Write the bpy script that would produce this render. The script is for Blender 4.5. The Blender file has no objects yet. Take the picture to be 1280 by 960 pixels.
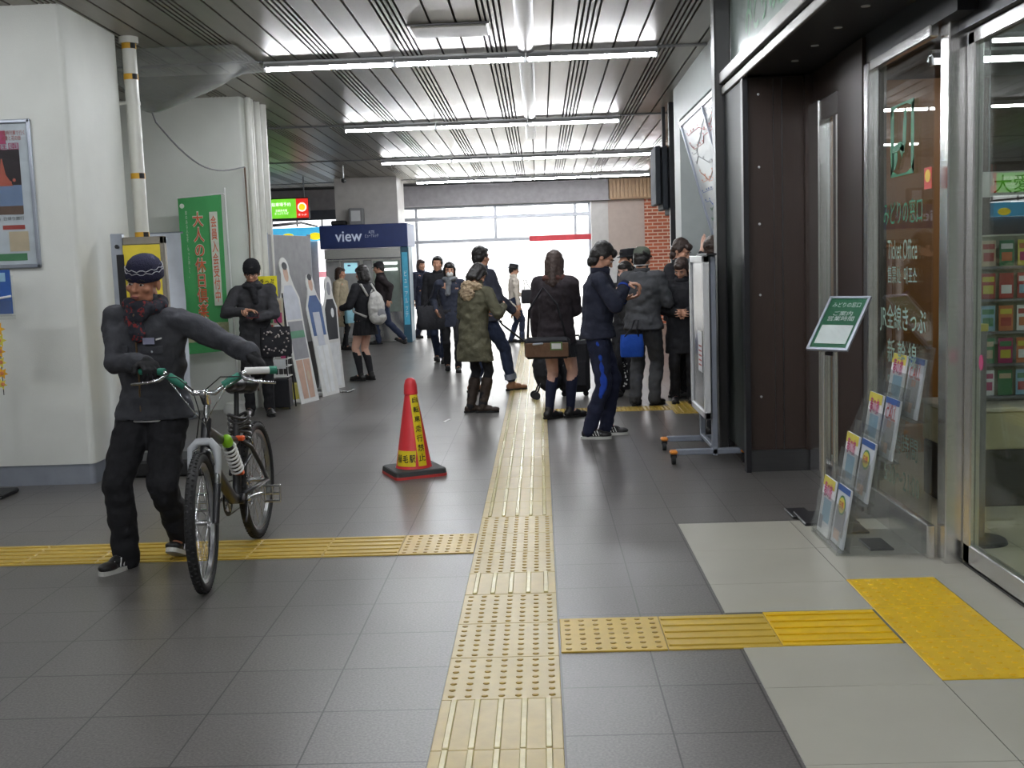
import bpy, math, random
from mathutils import Vector, Matrix, noise
random.seed(7)
PI = math.pi
R = math.radians
V = Vector
sc = bpy.context.scene
C = sc.collection

# ---------------------------------------------------------------- camera
cam_d = bpy.data.cameras.new('camera')
cam_d.sensor_width = 36.0
cam_d.lens = 1390.0 / 1280.0 * 36.0
cam_d.clip_end = 300
cam = bpy.data.objects.new('camera', cam_d)
C.objects.link(cam)
yaw_c, pit_c, rol_c = R(1.613), R(6.311), R(2.0)
fw = V((-math.sin(yaw_c) * math.cos(pit_c), math.cos(yaw_c) * math.cos(pit_c), -math.sin(pit_c)))
r0 = V((math.cos(yaw_c), math.sin(yaw_c), 0))
u0 = r0.cross(fw)
cr = r0 * math.cos(rol_c) - u0 * math.sin(rol_c)
cu = r0 * math.sin(rol_c) + u0 * math.cos(rol_c)
m = Matrix((cr, cu, -fw)).transposed().to_4x4()
m.translation = V((0, 0, 1.51))
cam.matrix_world = m
sc.camera = cam

# ---------------------------------------------------------------- light and exposure
w = bpy.data.worlds.new('sky')
w.use_nodes = True
bg = w.node_tree.nodes['Background']
bg.inputs['Color'].default_value = (1.0, 0.99, 0.97, 1)
bg.inputs['Strength'].default_value = 4.5
sc.world = w
TUBE = 84.0
sc.view_settings.view_transform = 'Standard'
sc.view_settings.look = 'None'
sc.view_settings.gamma = 1
sc.view_settings.use_curve_mapping = False
sc.view_settings.exposure = 0.28


# ---------------------------------------------------------------- materials
def lin(c):
    return tuple(((x / 255.0) / 12.92 if x / 255.0 <= 0.04045 else ((x / 255.0 + 0.055) / 1.055) ** 2.4) for x in c)


def M(name, col, rough=0.6, metal=0.0, var=0.12, vs=9.0, bump=0.0, bs=80.0, stretch=None, emis=0.0, spec=0.5, coat=0.0):
    mt = bpy.data.materials.new(name)
    mt.use_nodes = True
    nt = mt.node_tree
    b = nt.nodes['Principled BSDF']
    c = lin(col)
    b.inputs['Roughness'].default_value = rough
    b.inputs['Metallic'].default_value = metal
    b.inputs['Specular IOR Level'].default_value = spec
    b.inputs['Coat Weight'].default_value = coat
    tc = nt.nodes.new('ShaderNodeTexCoord')
    mp = nt.nodes.new('ShaderNodeMapping')
    nt.links.new(tc.outputs['Object'], mp.inputs['Vector'])
    if stretch:
        mp.inputs['Scale'].default_value = stretch
    nz = nt.nodes.new('ShaderNodeTexNoise')
    nz.inputs['Scale'].default_value = vs
    nz.inputs['Detail'].default_value = 4
    nt.links.new(mp.outputs['Vector'], nz.inputs['Vector'])
    rp = nt.nodes.new('ShaderNodeMapRange')
    rp.inputs['From Min'].default_value = 0.25
    rp.inputs['From Max'].default_value = 0.75
    rp.inputs['To Min'].default_value = 1 - var
    rp.inputs['To Max'].default_value = 1 + var
    nt.links.new(nz.outputs['Fac'], rp.inputs['Value'])
    mx = nt.nodes.new('ShaderNodeVectorMath')
    mx.operation = 'SCALE'
    mx.inputs[0].default_value = c
    nt.links.new(rp.outputs['Result'], mx.inputs['Scale'])
    nt.links.new(mx.outputs['Vector'], b.inputs['Base Color'])
    if emis:
        nt.links.new(mx.outputs['Vector'], b.inputs['Emission Color'])
        b.inputs['Emission Strength'].default_value = emis
    if bump:
        n2 = nt.nodes.new('ShaderNodeTexNoise')
        n2.inputs['Scale'].default_value = bs
        n2.inputs['Detail'].default_value = 3
        nt.links.new(mp.outputs['Vector'], n2.inputs['Vector'])
        bp = nt.nodes.new('ShaderNodeBump')
        bp.inputs['Strength'].default_value = bump
        bp.inputs['Distance'].default_value = 0.01
        nt.links.new(n2.outputs['Fac'], bp.inputs['Height'])
        nt.links.new(bp.outputs['Normal'], b.inputs['Normal'])
    return mt


def glass(name, tint=(251, 253, 252), refl=1.5, rough=0.0, milky=0.0):
    mt = bpy.data.materials.new(name)
    mt.use_nodes = True
    nt = mt.node_tree
    nt.nodes.clear()
    out = nt.nodes.new('ShaderNodeOutputMaterial')
    tr = nt.nodes.new('ShaderNodeBsdfTransparent')
    tr.inputs['Color'].default_value = (*lin(tint), 1)
    gl = nt.nodes.new('ShaderNodeBsdfGlossy')
    gl.inputs['Roughness'].default_value = rough
    fr = nt.nodes.new('ShaderNodeFresnel')
    ge = nt.nodes.new('ShaderNodeNewGeometry')
    ex = nt.nodes.new('ShaderNodeMapRange')
    ex.inputs['To Min'].default_value = refl
    ex.inputs['To Max'].default_value = 1 / refl
    nt.links.new(ge.outputs['Backfacing'], ex.inputs['Value'])
    nt.links.new(ex.outputs['Result'], fr.inputs['IOR'])
    mx = nt.nodes.new('ShaderNodeMixShader')
    nt.links.new(fr.outputs[0], mx.inputs[0])
    nt.links.new(tr.outputs[0], mx.inputs[1])
    nt.links.new(gl.outputs[0], mx.inputs[2])
    last = mx
    if milky:
        df = nt.nodes.new('ShaderNodeBsdfDiffuse')
        df.inputs['Color'].default_value = (0.6, 0.62, 0.62, 1)
        m2 = nt.nodes.new('ShaderNodeMixShader')
        nz = nt.nodes.new('ShaderNodeTexNoise')
        nz.inputs['Scale'].default_value = 14
        mr = nt.nodes.new('ShaderNodeMapRange')
        mr.inputs['To Min'].default_value = milky * 0.5
        mr.inputs['To Max'].default_value = milky * 1.5
        nt.links.new(nz.outputs['Fac'], mr.inputs['Value'])
        nt.links.new(mr.outputs['Result'], m2.inputs[0])
        nt.links.new(mx.outputs[0], m2.inputs[1])
        nt.links.new(df.outputs[0], m2.inputs[2])
        last = m2
    nt.links.new(last.outputs[0], out.inputs['Surface'])
    return mt


def floor_mat(name, col, joint, px, py, x0, y0, jw=0.004, rough=0.32, speck=0.12):
    """granite-like tiles: joints every px by py metres, fine speckle"""
    mt = bpy.data.materials.new(name)
    mt.use_nodes = True
    nt = mt.node_tree
    N, L = nt.nodes.new, nt.links.new
    b = nt.nodes['Principled BSDF']
    ge = N('ShaderNodeNewGeometry')
    sp = N('ShaderNodeSeparateXYZ')
    L(ge.outputs['Position'], sp.inputs[0])

    def mth(op, a, bb=None):
        n = N('ShaderNodeMath')
        n.operation = op
        for i, q in enumerate((a, bb)):
            if q is None:
                continue
            if isinstance(q, (int, float)):
                n.inputs[i].default_value = q
            else:
                L(q, n.inputs[i])
        return n.outputs[0]

    def line(sock, p, o):
        t = mth('SUBTRACT', sock, o)
        t = mth('DIVIDE', t, p)
        fr = mth('FRACT', t)
        d = mth('ABSOLUTE', mth('SUBTRACT', fr, 0.5))
        return mth('GREATER_THAN', d, 0.5 - jw / p / 2), mth('FLOOR', t)
    lx, ix = line(sp.outputs[0], px, x0)
    ly, iy = line(sp.outputs[1], py, y0)
    j = mth('MAXIMUM', lx, ly)
    wn = N('ShaderNodeTexWhiteNoise')
    cb = N('ShaderNodeCombineXYZ')
    L(ix, cb.inputs[0])
    L(iy, cb.inputs[1])
    L(cb.outputs[0], wn.inputs[0])
    nz = N('ShaderNodeTexNoise')
    nz.inputs['Scale'].default_value = 110
    nz.inputs['Detail'].default_value = 3
    L(ge.outputs['Position'], nz.inputs['Vector'])
    n3 = N('ShaderNodeTexNoise')
    n3.inputs['Scale'].default_value = 0.9
    n3.inputs['Detail'].default_value = 5
    L(ge.outputs['Position'], n3.inputs['Vector'])
    f = mth('ADD', mth('MULTIPLY', mth('SUBTRACT', wn.outputs[0], 0.5), 0.07),
            mth('MULTIPLY', mth('SUBTRACT', nz.outputs['Fac'], 0.5), speck * 14))
    f = mth('ADD', f, mth('MULTIPLY', mth('SUBTRACT', n3.outputs['Fac'], 0.5), 0.35))
    f = mth('ADD', f, 1.0)
    sv = N('ShaderNodeVectorMath')
    sv.operation = 'SCALE'
    sv.inputs[0].default_value = lin(col)
    L(f, sv.inputs['Scale'])
    mx = N('ShaderNodeMix')
    mx.data_type = 'RGBA'
    L(j, mx.inputs[0])
    L(sv.outputs[0], mx.inputs[6])
    mx.inputs[7].default_value = (*lin(joint), 1)
    L(mx.outputs[2], b.inputs['Base Color'])
    L(mth('ADD', mth('MULTIPLY', n3.outputs['Fac'], 0.18), rough - 0.09), b.inputs['Roughness'])
    bp = N('ShaderNodeBump')
    bp.inputs['Strength'].default_value = 0.12
    bp.inputs['Distance'].default_value = 0.004
    L(nz.outputs['Fac'], bp.inputs['Height'])
    L(bp.outputs['Normal'], b.inputs['Normal'])
    return mt


def brick_mat(name):
    mt = bpy.data.materials.new(name)
    mt.use_nodes = True
    nt = mt.node_tree
    b = nt.nodes['Principled BSDF']
    tc = nt.nodes.new('ShaderNodeTexCoord')
    mp = nt.nodes.new('ShaderNodeMapping')
    mp.inputs['Rotation'].default_value = (R(90), 0, 0)
    br = nt.nodes.new('ShaderNodeTexBrick')
    br.inputs['Color1'].default_value = (*lin((176, 92, 62)), 1)
    br.inputs['Color2'].default_value = (*lin((150, 74, 52)), 1)
    br.inputs['Mortar'].default_value = (*lin((200, 170, 150)), 1)
    br.inputs['Scale'].default_value = 1
    br.inputs['Mortar Size'].default_value = 0.012
    br.inputs['Brick Width'].default_value = 0.22
    br.inputs['Row Height'].default_value = 0.075
    nt.links.new(tc.outputs['Object'], mp.inputs[0])
    nt.links.new(mp.outputs[0], br.inputs[0])
    nt.links.new(br.outputs['Color'], b.inputs['Base Color'])
    b.inputs['Roughness'].default_value = 0.8
    return mt


m_wall = M('painted_wall', (218, 220, 214), .55, var=.05, vs=3, bump=.15, bs=120)
m_plinth = M('plinth_metal', (150, 156, 166), .35, .3, var=.08)
m_ceil = M('ceiling_panel', (144, 139, 129), .36, .3, var=.10, vs=2.5, stretch=(6, .5, 1))
m_gap = M('ceiling_gap', (28, 27, 26), .8)
m_duct = M('ceiling_cover', (160, 160, 160), .4, .5, var=.06)
m_floor = floor_mat('grey_floor', (95, 92, 89), (42, 40, 38), .4, .4, -.388, .84, jw=.006)
m_floor2 = floor_mat('grey_floor_right', (95, 92, 89), (46, 43, 41), .345, .4, .034, 1.0, jw=.006)
m_inner = floor_mat('office_floor', (205, 196, 170), (120, 112, 96), .45, .45, .1, .1, speck=.03)
m_white = M('white_tile', (178, 175, 162), .3, var=.06, vs=2.5, bump=.05, bs=200)
m_grout = M('grout', (92, 92, 88), .8)
m_yel = M('tactile_yellow', (174, 152, 84), .34, var=.10, vs=14, bump=.04, bs=200)
m_yelb = M('tactile_bar', (190, 176, 116), .25, var=.10, vs=20)
m_yeld = M('tactile_dot', (164, 134, 54), .4, var=.16, vs=30)
m_yel2 = M('tactile_yellow_left', (184, 154, 60), .36, var=.08, vs=14)
m_yel3 = M('tactile_yellow_bright', (224, 182, 14), .4, var=.06, vs=14)
m_yel3b = M('tactile_bright_relief', (226, 180, 8), .4, var=.06, vs=14)
m_yelm = M('tactile_yellow_dull', (194, 162, 56), .4, var=.08, vs=14)
m_steel = M('brushed_steel', (222, 221, 220), .22, .95, var=.06, vs=4, stretch=(1, 1, 60), bump=.02)
m_steeld = M('dark_steel', (104, 104, 106), .3, .9, var=.08, vs=4, stretch=(1, 1, 60))
m_brown = M('brown_panel', (58, 46, 41), .4, .15, var=.10, vs=4, stretch=(30, 30, 1))
m_dark = M('dark_panel', (40, 40, 44), .4, .3, var=.1)
m_black = M('black_plastic', (24, 24, 26), .5, var=.2)
m_blackr = M('black_rubber', (30, 30, 31), .75, var=.2, bump=.2, bs=200)
m_wood = M('orange_wood', (158, 108, 54), .4, var=.14, vs=2, stretch=(8, 8, .6))
m_glass = glass('clear_glass')
m_glassg = glass('greenish_glass', (240, 247, 242), 1.5)
m_acryl = glass('clear_acrylic', (253, 254, 253), 1.42, .08, .045)
m_sheet = glass('plastic_sheet', (236, 237, 234), 1.5, .25, .22)
m_tube = M('lamp_tube', (246, 249, 253), .4, var=0, emis=TUBE)
m_tube2 = M('lamp_tube_office', (246, 249, 253), .4, var=0, emis=TUBE * .25)
m_lwhite = M('white_enamel', (205, 206, 208), .35, .2, var=.05)
m_pipe = M('white_pipe', (222, 222, 214), .3, var=.05)
m_band_y = M('yellow_band', (224, 170, 48), .5)
m_alum = M('aluminium', (178, 184, 196), .35, .8, var=.05)
m_wht = M('plain_white', (226, 226, 224), .5, var=.05)
m_grey = M('plain_grey', (128, 128, 130), .6, var=.08)
m_brick = brick_mat('red_brick')
m_tile_w = M('pale_wall_tile', (186, 182, 178), .4, var=.1, vs=6)
m_beige = M('beige_panel', (176, 160, 150), .6, var=.05)
m_skin = M('skin', (196, 146, 120), .55, var=.07, vs=18)
m_skin2 = M('skin_pale', (214, 170, 150), .55, var=.06, vs=18)
m_hair = M('black_hair', (30, 26, 25), .45, var=.25, vs=40, bump=.5, bs=90)
m_hairb = M('brown_hair', (58, 42, 36), .45, var=.25, vs=40, bump=.5, bs=90)
m_hairg = M('grey_hair', (96, 92, 90), .5, var=.25, vs=40, bump=.5, bs=90)


def cloth(name, col, var=.16, bs=28, rough=.85, bump=.5):
    return M(name, col, rough, var=var, vs=16, bump=bump, bs=bs, spec=.25)


# ---------------------------------------------------------------- mesh building
class MB:
    def __init__(s):
        s.v = []
        s.f = []

    def add(s, vs, fs):
        o = len(s.v)
        s.v += [V(p) for p in vs]
        s.f += [tuple(i + o for i in f) for f in fs]
        return s

    def box(s, a, b, mat=None):
        x0, y0, z0 = a
        x1, y1, z1 = b
        vs = [V((x, y, z)) for x in (x0, x1) for y in (y0, y1) for z in (z0, z1)]
        if mat:
            vs = [mat @ p for p in vs]
        return s.add(vs, [(0, 1, 3, 2), (4, 6, 7, 5), (0, 4, 5, 1), (2, 3, 7, 6), (0, 2, 6, 4), (1, 5, 7, 3)])

    def bevbox(s, a, b, r=.005, mat=None):
        """box with chamfered edges"""
        x0, y0, z0 = a
        x1, y1, z1 = b
        r = min(r, (x1 - x0) / 2.1, (y1 - y0) / 2.1, (z1 - z0) / 2.1)
        pts = []
        for x, sx in ((x0, 1), (x1, -1)):
            for y, sy in ((y0, 1), (y1, -1)):
                for z, sz in ((z0, 1), (z1, -1)):
                    pts.append((V((x, y + sy * r, z + sz * r)), V((x + sx * r, y, z + sz * r)), V((x + sx * r, y + sy * r, z))))
        vs = [q for p in pts for q in p]
        if mat:
            vs = [mat @ p for p in vs]

        def i(x, y, z, k):
            return (x * 4 + y * 2 + z) * 3 + k
        fs = [(i(0, 0, 0, 0), i(0, 0, 1, 0), i(0, 1, 1, 0), i(0, 1, 0, 0)), (i(1, 0, 0, 0), i(1, 1, 0, 0), i(1, 1, 1, 0), i(1, 0, 1, 0)),
              (i(0, 0, 0, 1), i(1, 0, 0, 1), i(1, 0, 1, 1), i(0, 0, 1, 1)), (i(0, 1, 0, 1), i(0, 1, 1, 1), i(1, 1, 1, 1), i(1, 1, 0, 1)),
              (i(0, 0, 0, 2), i(0, 1, 0, 2), i(1, 1, 0, 2), i(1, 0, 0, 2)), (i(0, 0, 1, 2), i(1, 0, 1, 2), i(1, 1, 1, 2), i(0, 1, 1, 2))]
        for x in (0, 1):
            for y in (0, 1):
                fs.append((i(x, y, 0, 0), i(x, y, 1, 0), i(x, y, 1, 1), i(x, y, 0, 1)))
            for z in (0, 1):
                fs.append((i(x, 0, z, 0), i(x, 1, z, 0), i(x, 1, z, 2), i(x, 0, z, 2)))
        for y in (0, 1):
            for z in (0, 1):
                fs.append((i(0, y, z, 1), i(1, y, z, 1), i(1, y, z, 2), i(0, y, z, 2)))
        for x in (0, 1):
            for y in (0, 1):
                for z in (0, 1):
                    fs.append((i(x, y, z, 0), i(x, y, z, 1), i(x, y, z, 2)))
        return s.add(vs, fs)

    def rings(s, rs, cap=True):
        """rs: list of lists of points with equal length"""
        n = len(rs[0])
        vs = [p for r in rs for p in r]
        fs = []
        for k in range(len(rs) - 1):
            for i in range(n):
                j = (i + 1) % n
                fs.append((k * n + i, k * n + j, (k + 1) * n + j, (k + 1) * n + i))
        if cap:
            fs.append(tuple(range(n))[::-1])
            fs.append(tuple((len(rs) - 1) * n + i for i in range(n)))
        return s.add(vs, fs)

    def cyl(s, a, b, r, r2=None, n=12, cap=True):
        a, b = V(a), V(b)
        r2 = r if r2 is None else r2
        d = (b - a).normalized()
        x = d.orthogonal().normalized()
        y = d.cross(x)
        return s.rings([[c + (x * math.cos(t * 2 * PI / n) + y * math.sin(t * 2 * PI / n)) * q for t in range(n)] for c, q in ((a, r), (b, r2))], cap)

    def caps(s, a, b, r, r2=None, n=12):
        """tapered capsule"""
        a, b = V(a), V(b)
        r2 = r if r2 is None else r2
        d = b - a
        if d.length < 1e-6:
            d = V((0, 0, 1e-4))
        d.normalize()
        x = d.orthogonal().normalized()
        y = d.cross(x)
        rs = []
        for k in range(4):
            t = -PI / 2 * (1 - k / 3.5) if k else -PI / 2 * .92
            rs.append((a + d * math.sin(t) * r, math.cos(t) * r))
        rs.append((a, r))
        rs.append((b, r2))
        for k in range(1, 5):
            t = PI / 2 * k / 4.3
            rs.append((b + d * math.sin(t) * r2, math.cos(t) * r2))
        return s.rings([[c + (x * math.cos(t * 2 * PI / n) + y * math.sin(t * 2 * PI / n)) * q for t in range(n)] for c, q in rs])

    def ell(s, c, r, rot=None, n=16, k=10):
        c = V(c)
        rs = []
        for i in range(k + 1):
            t = -PI / 2 * .96 + PI * .96 * i / k
            ring = []
            for j in range(n):
                a = 2 * PI * j / n
                p = V((math.cos(t) * math.cos(a) * r[0], math.cos(t) * math.sin(a) * r[1], math.sin(t) * r[2]))
                ring.append(c + (rot @ p if rot else p))
            rs.append(ring)
        return s.rings(rs)

    def tube(s, pts, r, n=8, closed=False):
        pts = [V(p) for p in pts]
        rr = r if isinstance(r, (list, tuple)) else [r] * len(pts)
        rs = []
        x = None
        m_ = len(pts)
        for i, p in enumerate(pts):
            if closed:
                d = (pts[(i + 1) % m_] - pts[i - 1]).normalized()
            else:
                d = (pts[min(i + 1, m_ - 1)] - pts[max(i - 1, 0)]).normalized()
            x = d.orthogonal().normalized() if x is None else (x - d * x.dot(d)).normalized()
            y = d.cross(x)
            rs.append([p + (x * math.cos(t * 2 * PI / n) + y * math.sin(t * 2 * PI / n)) * rr[i] for t in range(n)])
        if closed:
            rs.append(rs[0])
        return s.rings(rs, not closed)

    def lathe(s, prof, c=(0, 0, 0), n=24, mat=None, cap=True):
        c = V(c)
        rs = []
        for r, z in prof:
            ring = [V((r * math.cos(2 * PI * j / n), r * math.sin(2 * PI * j / n), z)) for j in range(n)]
            rs.append([c + (mat @ p if mat else p) for p in ring])
        return s.rings(rs, cap)

    def prism(s, poly, o, x, y, t):
        """polygon in the plane (o, x, y) thickened by vector t"""
        o, x, y, t = V(o), V(x), V(y), V(t)
        n = len(poly)
        a = [o + x * p + y * q for p, q in poly]
        return s.add(a + [p + t for p in a], [tuple(range(n))[::-1], tuple(range(n, 2 * n))] +
                     [(i, (i + 1) % n, n + (i + 1) % n, n + i) for i in range(n)])

    def slab(s, o, x, y, w, h, t):
        """rectangle centred at o, width w along x, height h along y, thickness t along x cross y"""
        x, y = V(x).normalized(), V(y).normalized()
        nn = x.cross(y)
        return s.prism([(-w / 2, -h / 2), (w / 2, -h / 2), (w / 2, h / 2), (-w / 2, h / 2)], V(o), x, y, nn * t)

    def xf(s, mtx):
        s.v = [mtx @ p for p in s.v]
        return s

    def mesh(s, name, smooth=False):
        me = bpy.data.meshes.new(name)
        me.from_pydata([tuple(p) for p in s.v], [], s.f)
        me.update()
        if smooth:
            me.polygons.foreach_set('use_smooth', [True] * len(me.polygons))
        return me

    def build(s, name, mat, parent=None, smooth=False, sharp=None):
        me = s.mesh(name, smooth)
        if smooth and sharp:
            me.set_sharp_from_angle(angle=R(sharp))
        o = bpy.data.objects.new(name, me)
        C.objects.link(o)
        me.materials.append(mat)
        if parent is not None:
            o.parent = parent
        return o


def tag(o, label=None, cat=None, group=None, kind=None):
    if label:
        o['label'] = label
    if cat:
        o['category'] = cat
    if group:
        o['group'] = group
    if kind:
        o['kind'] = kind
    return o


def thing(name, label, cat, loc=(0, 0, 0), rz=0, group=None):
    o = bpy.data.objects.new(name, None)
    C.objects.link(o)
    o.empty_display_size = .1
    o.location = loc
    o.rotation_euler = (0, 0, rz)
    return tag(o, label, cat, group)


def struct(name, mb, mat, smooth=False, sharp=None):
    return tag(mb.build(name, mat, None, smooth, sharp), kind='structure')


def copy_tree(o, parent=None):
    c = o.copy()
    C.objects.link(c)
    c.parent = parent
    for ch in list(o.children):
        copy_tree(ch, c)
    return c


def fuse(mb, name, mat, voxel, parent, sm=3, amp=0.0, fr=9.0, seed=0, fac=.5, ribs=None):
    """one continuous surface out of overlapping closed shapes"""
    me = mb.mesh(name)
    o = bpy.data.objects.new(name, me)
    C.objects.link(o)
    md = o.modifiers.new('r', 'REMESH')
    md.mode = 'VOXEL'
    md.voxel_size = voxel
    if sm:
        s_ = o.modifiers.new('s', 'SMOOTH')
        s_.iterations = sm
        s_.factor = fac
    dg = bpy.context.evaluated_depsgraph_get()
    me2 = bpy.data.meshes.new_from_object(o.evaluated_get(dg))
    o.modifiers.clear()
    o.data = me2
    bpy.data.meshes.remove(me)
    me2.name = name
    if amp:
        sd = V((seed * 3.7, seed * 1.3, 0))
        n_ = len(me2.vertices)
        co = [0.0] * (n_ * 3)
        me2.vertices.foreach_get('co', co)
        nr = [0.0] * (n_ * 3)
        me2.vertex_normals.foreach_get('vector', nr)
        for i in range(n_):
            p = V(co[i * 3:i * 3 + 3])
            q = p + sd
            d = noise.noise(V((q.x * fr, q.y * fr, q.z * fr * 1.7))) * amp + noise.noise(q * fr * 2.7) * amp * .4
            for k in range(3):
                co[i * 3 + k] += nr[i * 3 + k] * d
        me2.vertices.foreach_set('co', co)
        me2.update()
    me2.polygons.foreach_set('use_smooth', [True] * len(me2.polygons))
    me2.materials.clear()
    me2.materials.append(mat)
    o.parent = parent
    return o


def text_mb(body, w_, h_, bold=.0, depth=0.0, spacing=1.0):
    """flat lettering scaled to w_ by h_, centred on the origin, in the XY plane"""
    cu_ = bpy.data.curves.new('txt', 'FONT')
    cu_.body = body
    cu_.align_x = 'CENTER'
    cu_.offset = bold
    cu_.resolution_u = 3
    cu_.space_line = spacing
    o = bpy.data.objects.new('txt', cu_)
    C.objects.link(o)
    dg = bpy.context.evaluated_depsgraph_get()
    me = bpy.data.meshes.new_from_object(o.evaluated_get(dg))
    mb = MB()
    if len(me.vertices):
        xs = [v.co.x for v in me.vertices]
        ys = [v.co.y for v in me.vertices]
        ax, bx = min(xs), max(xs)
        ay, by = min(ys), max(ys)
        kx = w_ / (bx - ax) if w_ else None
        ky = h_ / (by - ay) if h_ else None
        kx = kx or ky
        ky = ky or kx
        mb.v = [V(((v.co.x - (ax + bx) / 2) * kx, (v.co.y - (ay + by) / 2) * ky, 0)) for v in me.vertices]
        mb.f = [tuple(p.vertices) for p in me.polygons]
    bpy.data.objects.remove(o)
    bpy.data.curves.remove(cu_)
    bpy.data.meshes.remove(me)
    return mb


def text(name, body, w_, h_, mat, parent, o, x=(1, 0, 0), y=(0, 0, 1), off=.0015, bold=.0, spacing=1.0):
    mb = text_mb(body, w_, h_, bold, spacing=spacing)
    x, y = V(x).normalized(), V(y).normalized()
    n = x.cross(y)
    o = V(o) + n * off
    mb.v = [o + x * p.x + y * p.y for p in mb.v]
    return mb.build(name, mat, parent)


def vert(s):
    return '\n'.join(s)


XL = (0, -1, 0)      # reading direction on surfaces that face the hall from the right (normal -X)
UP = (0, 0, 1)


# ================================================================ THE HALL
def zc(y):
    return 3.40 - .0125 * (y - 7.7)


struct('floor', MB().box((-9, -8, -.12), (-.388, 25.6, 0)), m_floor)
struct('floor', MB().box((-.388, -8, -.12), (.03, 25.6, -.002)), m_floor)
struct('floor', MB().box((.03, -8, -.12), (6.5, 25.6, 0)).box((-.388, 22.6, -.002), (.03, 25.6, 0)), m_floor2)
struct('floor', MB().box((-30, 25.6, -.16), (30, 60, -.03)), M('pavement', (200, 200, 196), .8, bs=30))

# white tiles in front of the ticket office
g = MB().box((.7375, -2, -.02), (1.97, 6.168, .002))
struct('floor', g, m_grout)
t = MB()
for xa, xb in ((.737, 1.358), (1.362, 1.968)):
    ys = [6.168, 5.575, 4.985, 4.575] if xa < 1 else [6.168, 5.575, 5.0]
    for a, b in zip(ys, ys[1:]):
        t.box((xa, b + .003, 0), (xb, a, .004))
    ys = [4.155, 3.745, 3.15, 2.55, 1.95, 1.35, .75] if xa < 1 else [3.775, 3.15, 2.55, 1.95, 1.35, .75]
    for a, b in zip(ys, ys[1:]):
        t.box((xa, b + .003, 0), (xb, a, .004))
for a, b in ((5.0, 4.4), (4.4, 3.775)):
    t.box((1.765, b + .003, 0), (1.968, a, .004))
struct('floor', t, m_white)

# ceiling of metal planks running along the hall, sloping very slightly
xs = []
x = -2.664 - .755 * 9
while x < 6.6:
    for q in (0, .041, .082, .123, .164, .36, .56):
        xs.append(x + q)
    x += .755
cb = MB()
for a, b in zip(xs, xs[1:]):
    a, b = a + .009, b - .009
    pr = [(a, .0), (a, .028), (b, .028), (b, .0)]
    rs = []
    for y in (-8, 23.6):
        rs.append([V((p, y, zc(y) + q)) for p, q in pr])
    cb.rings(rs)
struct('ceiling', cb, m_ceil)
bk = MB()
bk.rings([[V((-9.3, y, zc(y) + .03)), V((7.2, y, zc(y) + .03)), V((7.2, y, zc(y) + .2)), V((-9.3, y, zc(y) + .2))] for y in (-8, 25.6)])
struct('ceiling', bk, m_gap)
# smooth raised cover along the ceiling
dc = MB()
rs = []
for y in (-6, 16.5):
    rs.append([V((-.06 + .075 * math.cos(PI + PI * k / 8), y, zc(y) + .004 + .035 * math.sin(PI + PI * k / 8))) for k in range(9)])
dc.rings(rs)
tag(dc.build('ceiling_duct', m_duct, None, True, 40), 'smooth rounded pale cover running lengthwise along the ribbed ceiling', 'ceiling duct')
y0, z0 = 9.0, zc(9.15)
t = MB().bevbox((-.96, 9.0, z0 - .022), (-.36, 9.42, z0 + .0), .006)
o = thing('access_panel', 'flat grey rectangular panel on the ceiling in front of the nearest lights', 'ceiling panel', (0, 0, 0))
t.build('cover', M('cover_grey', (150, 148, 140), .5), o)
MB().bevbox((-.985, 8.975, z0 - .012), (-.335, 9.445, z0 + .004), .004).build('trim_frame', m_steeld, o)

# walls that close the hall
struct('wall_left', MB().box((-9.2, -8, 0), (-9, 25.6, 3.7)), m_wall)
struct('wall_back', MB().box((-9.2, -8.2, 0), (7, -8, 3.7)), m_wall)
struct('wall_right', MB().box((6.5, -8, 0), (6.7, 12.7, 3.7)).box((3.6, 12.7, 0), (3.75, 25.6, 3.7)).box((3.75, 12.7, 0), (6.7, 12.8, 3.7)), m_wall)


# ---- pillar with the poster (left, near)
def rounded_block(x0, x1, y0, y1, z0, z1, r):
    pl = []
    for cx, cy, a0 in ((x1 - r, y0 + r, -90), (x1 - r, y1 - r, 0), (x0 + r, y1 - r, 90), (x0 + r, y0 + r, 180)):
        for k in range(6):
            a = R(a0 + 18 * k)
            pl.append((cx + r * math.cos(a), cy + r * math.sin(a)))
    return MB().rings([[V((p, q, z)) for p, q in pl] for z in (z0, z1)])


struct('wall_pillar', rounded_block(-6.2, -3.28, 7.9, 8.95, .15, 3.46, .045), m_wall, True, 30)
struct('baseboard_pillar', rounded_block(-6.19, -3.29, 7.91, 8.94, 0, .15, .04), m_plinth, True, 30)
# ---- pillar behind, with the green banner
struct('wall_pillar', rounded_block(-6.4, -3.12, 12.0, 13.1, .0, 3.46, .03), m_wall, True, 30)
t = MB()
for x_, y_, r in ((-3.07, 12.1, .035), (-3.075, 12.25, .028), (-3.06, 12.42, .04), (-3.05, 12.62, .05)):
    t.cyl((x_, y_, 0), (x_, y_, zc(12) + .03), r, n=12)
struct('wall_pipes', t, m_pipe, True, 40)
struct('wall_recess', MB().box((-6.5, 8.9, 0), (-4.6, 12.1, 3.5)), m_wall)

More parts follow.
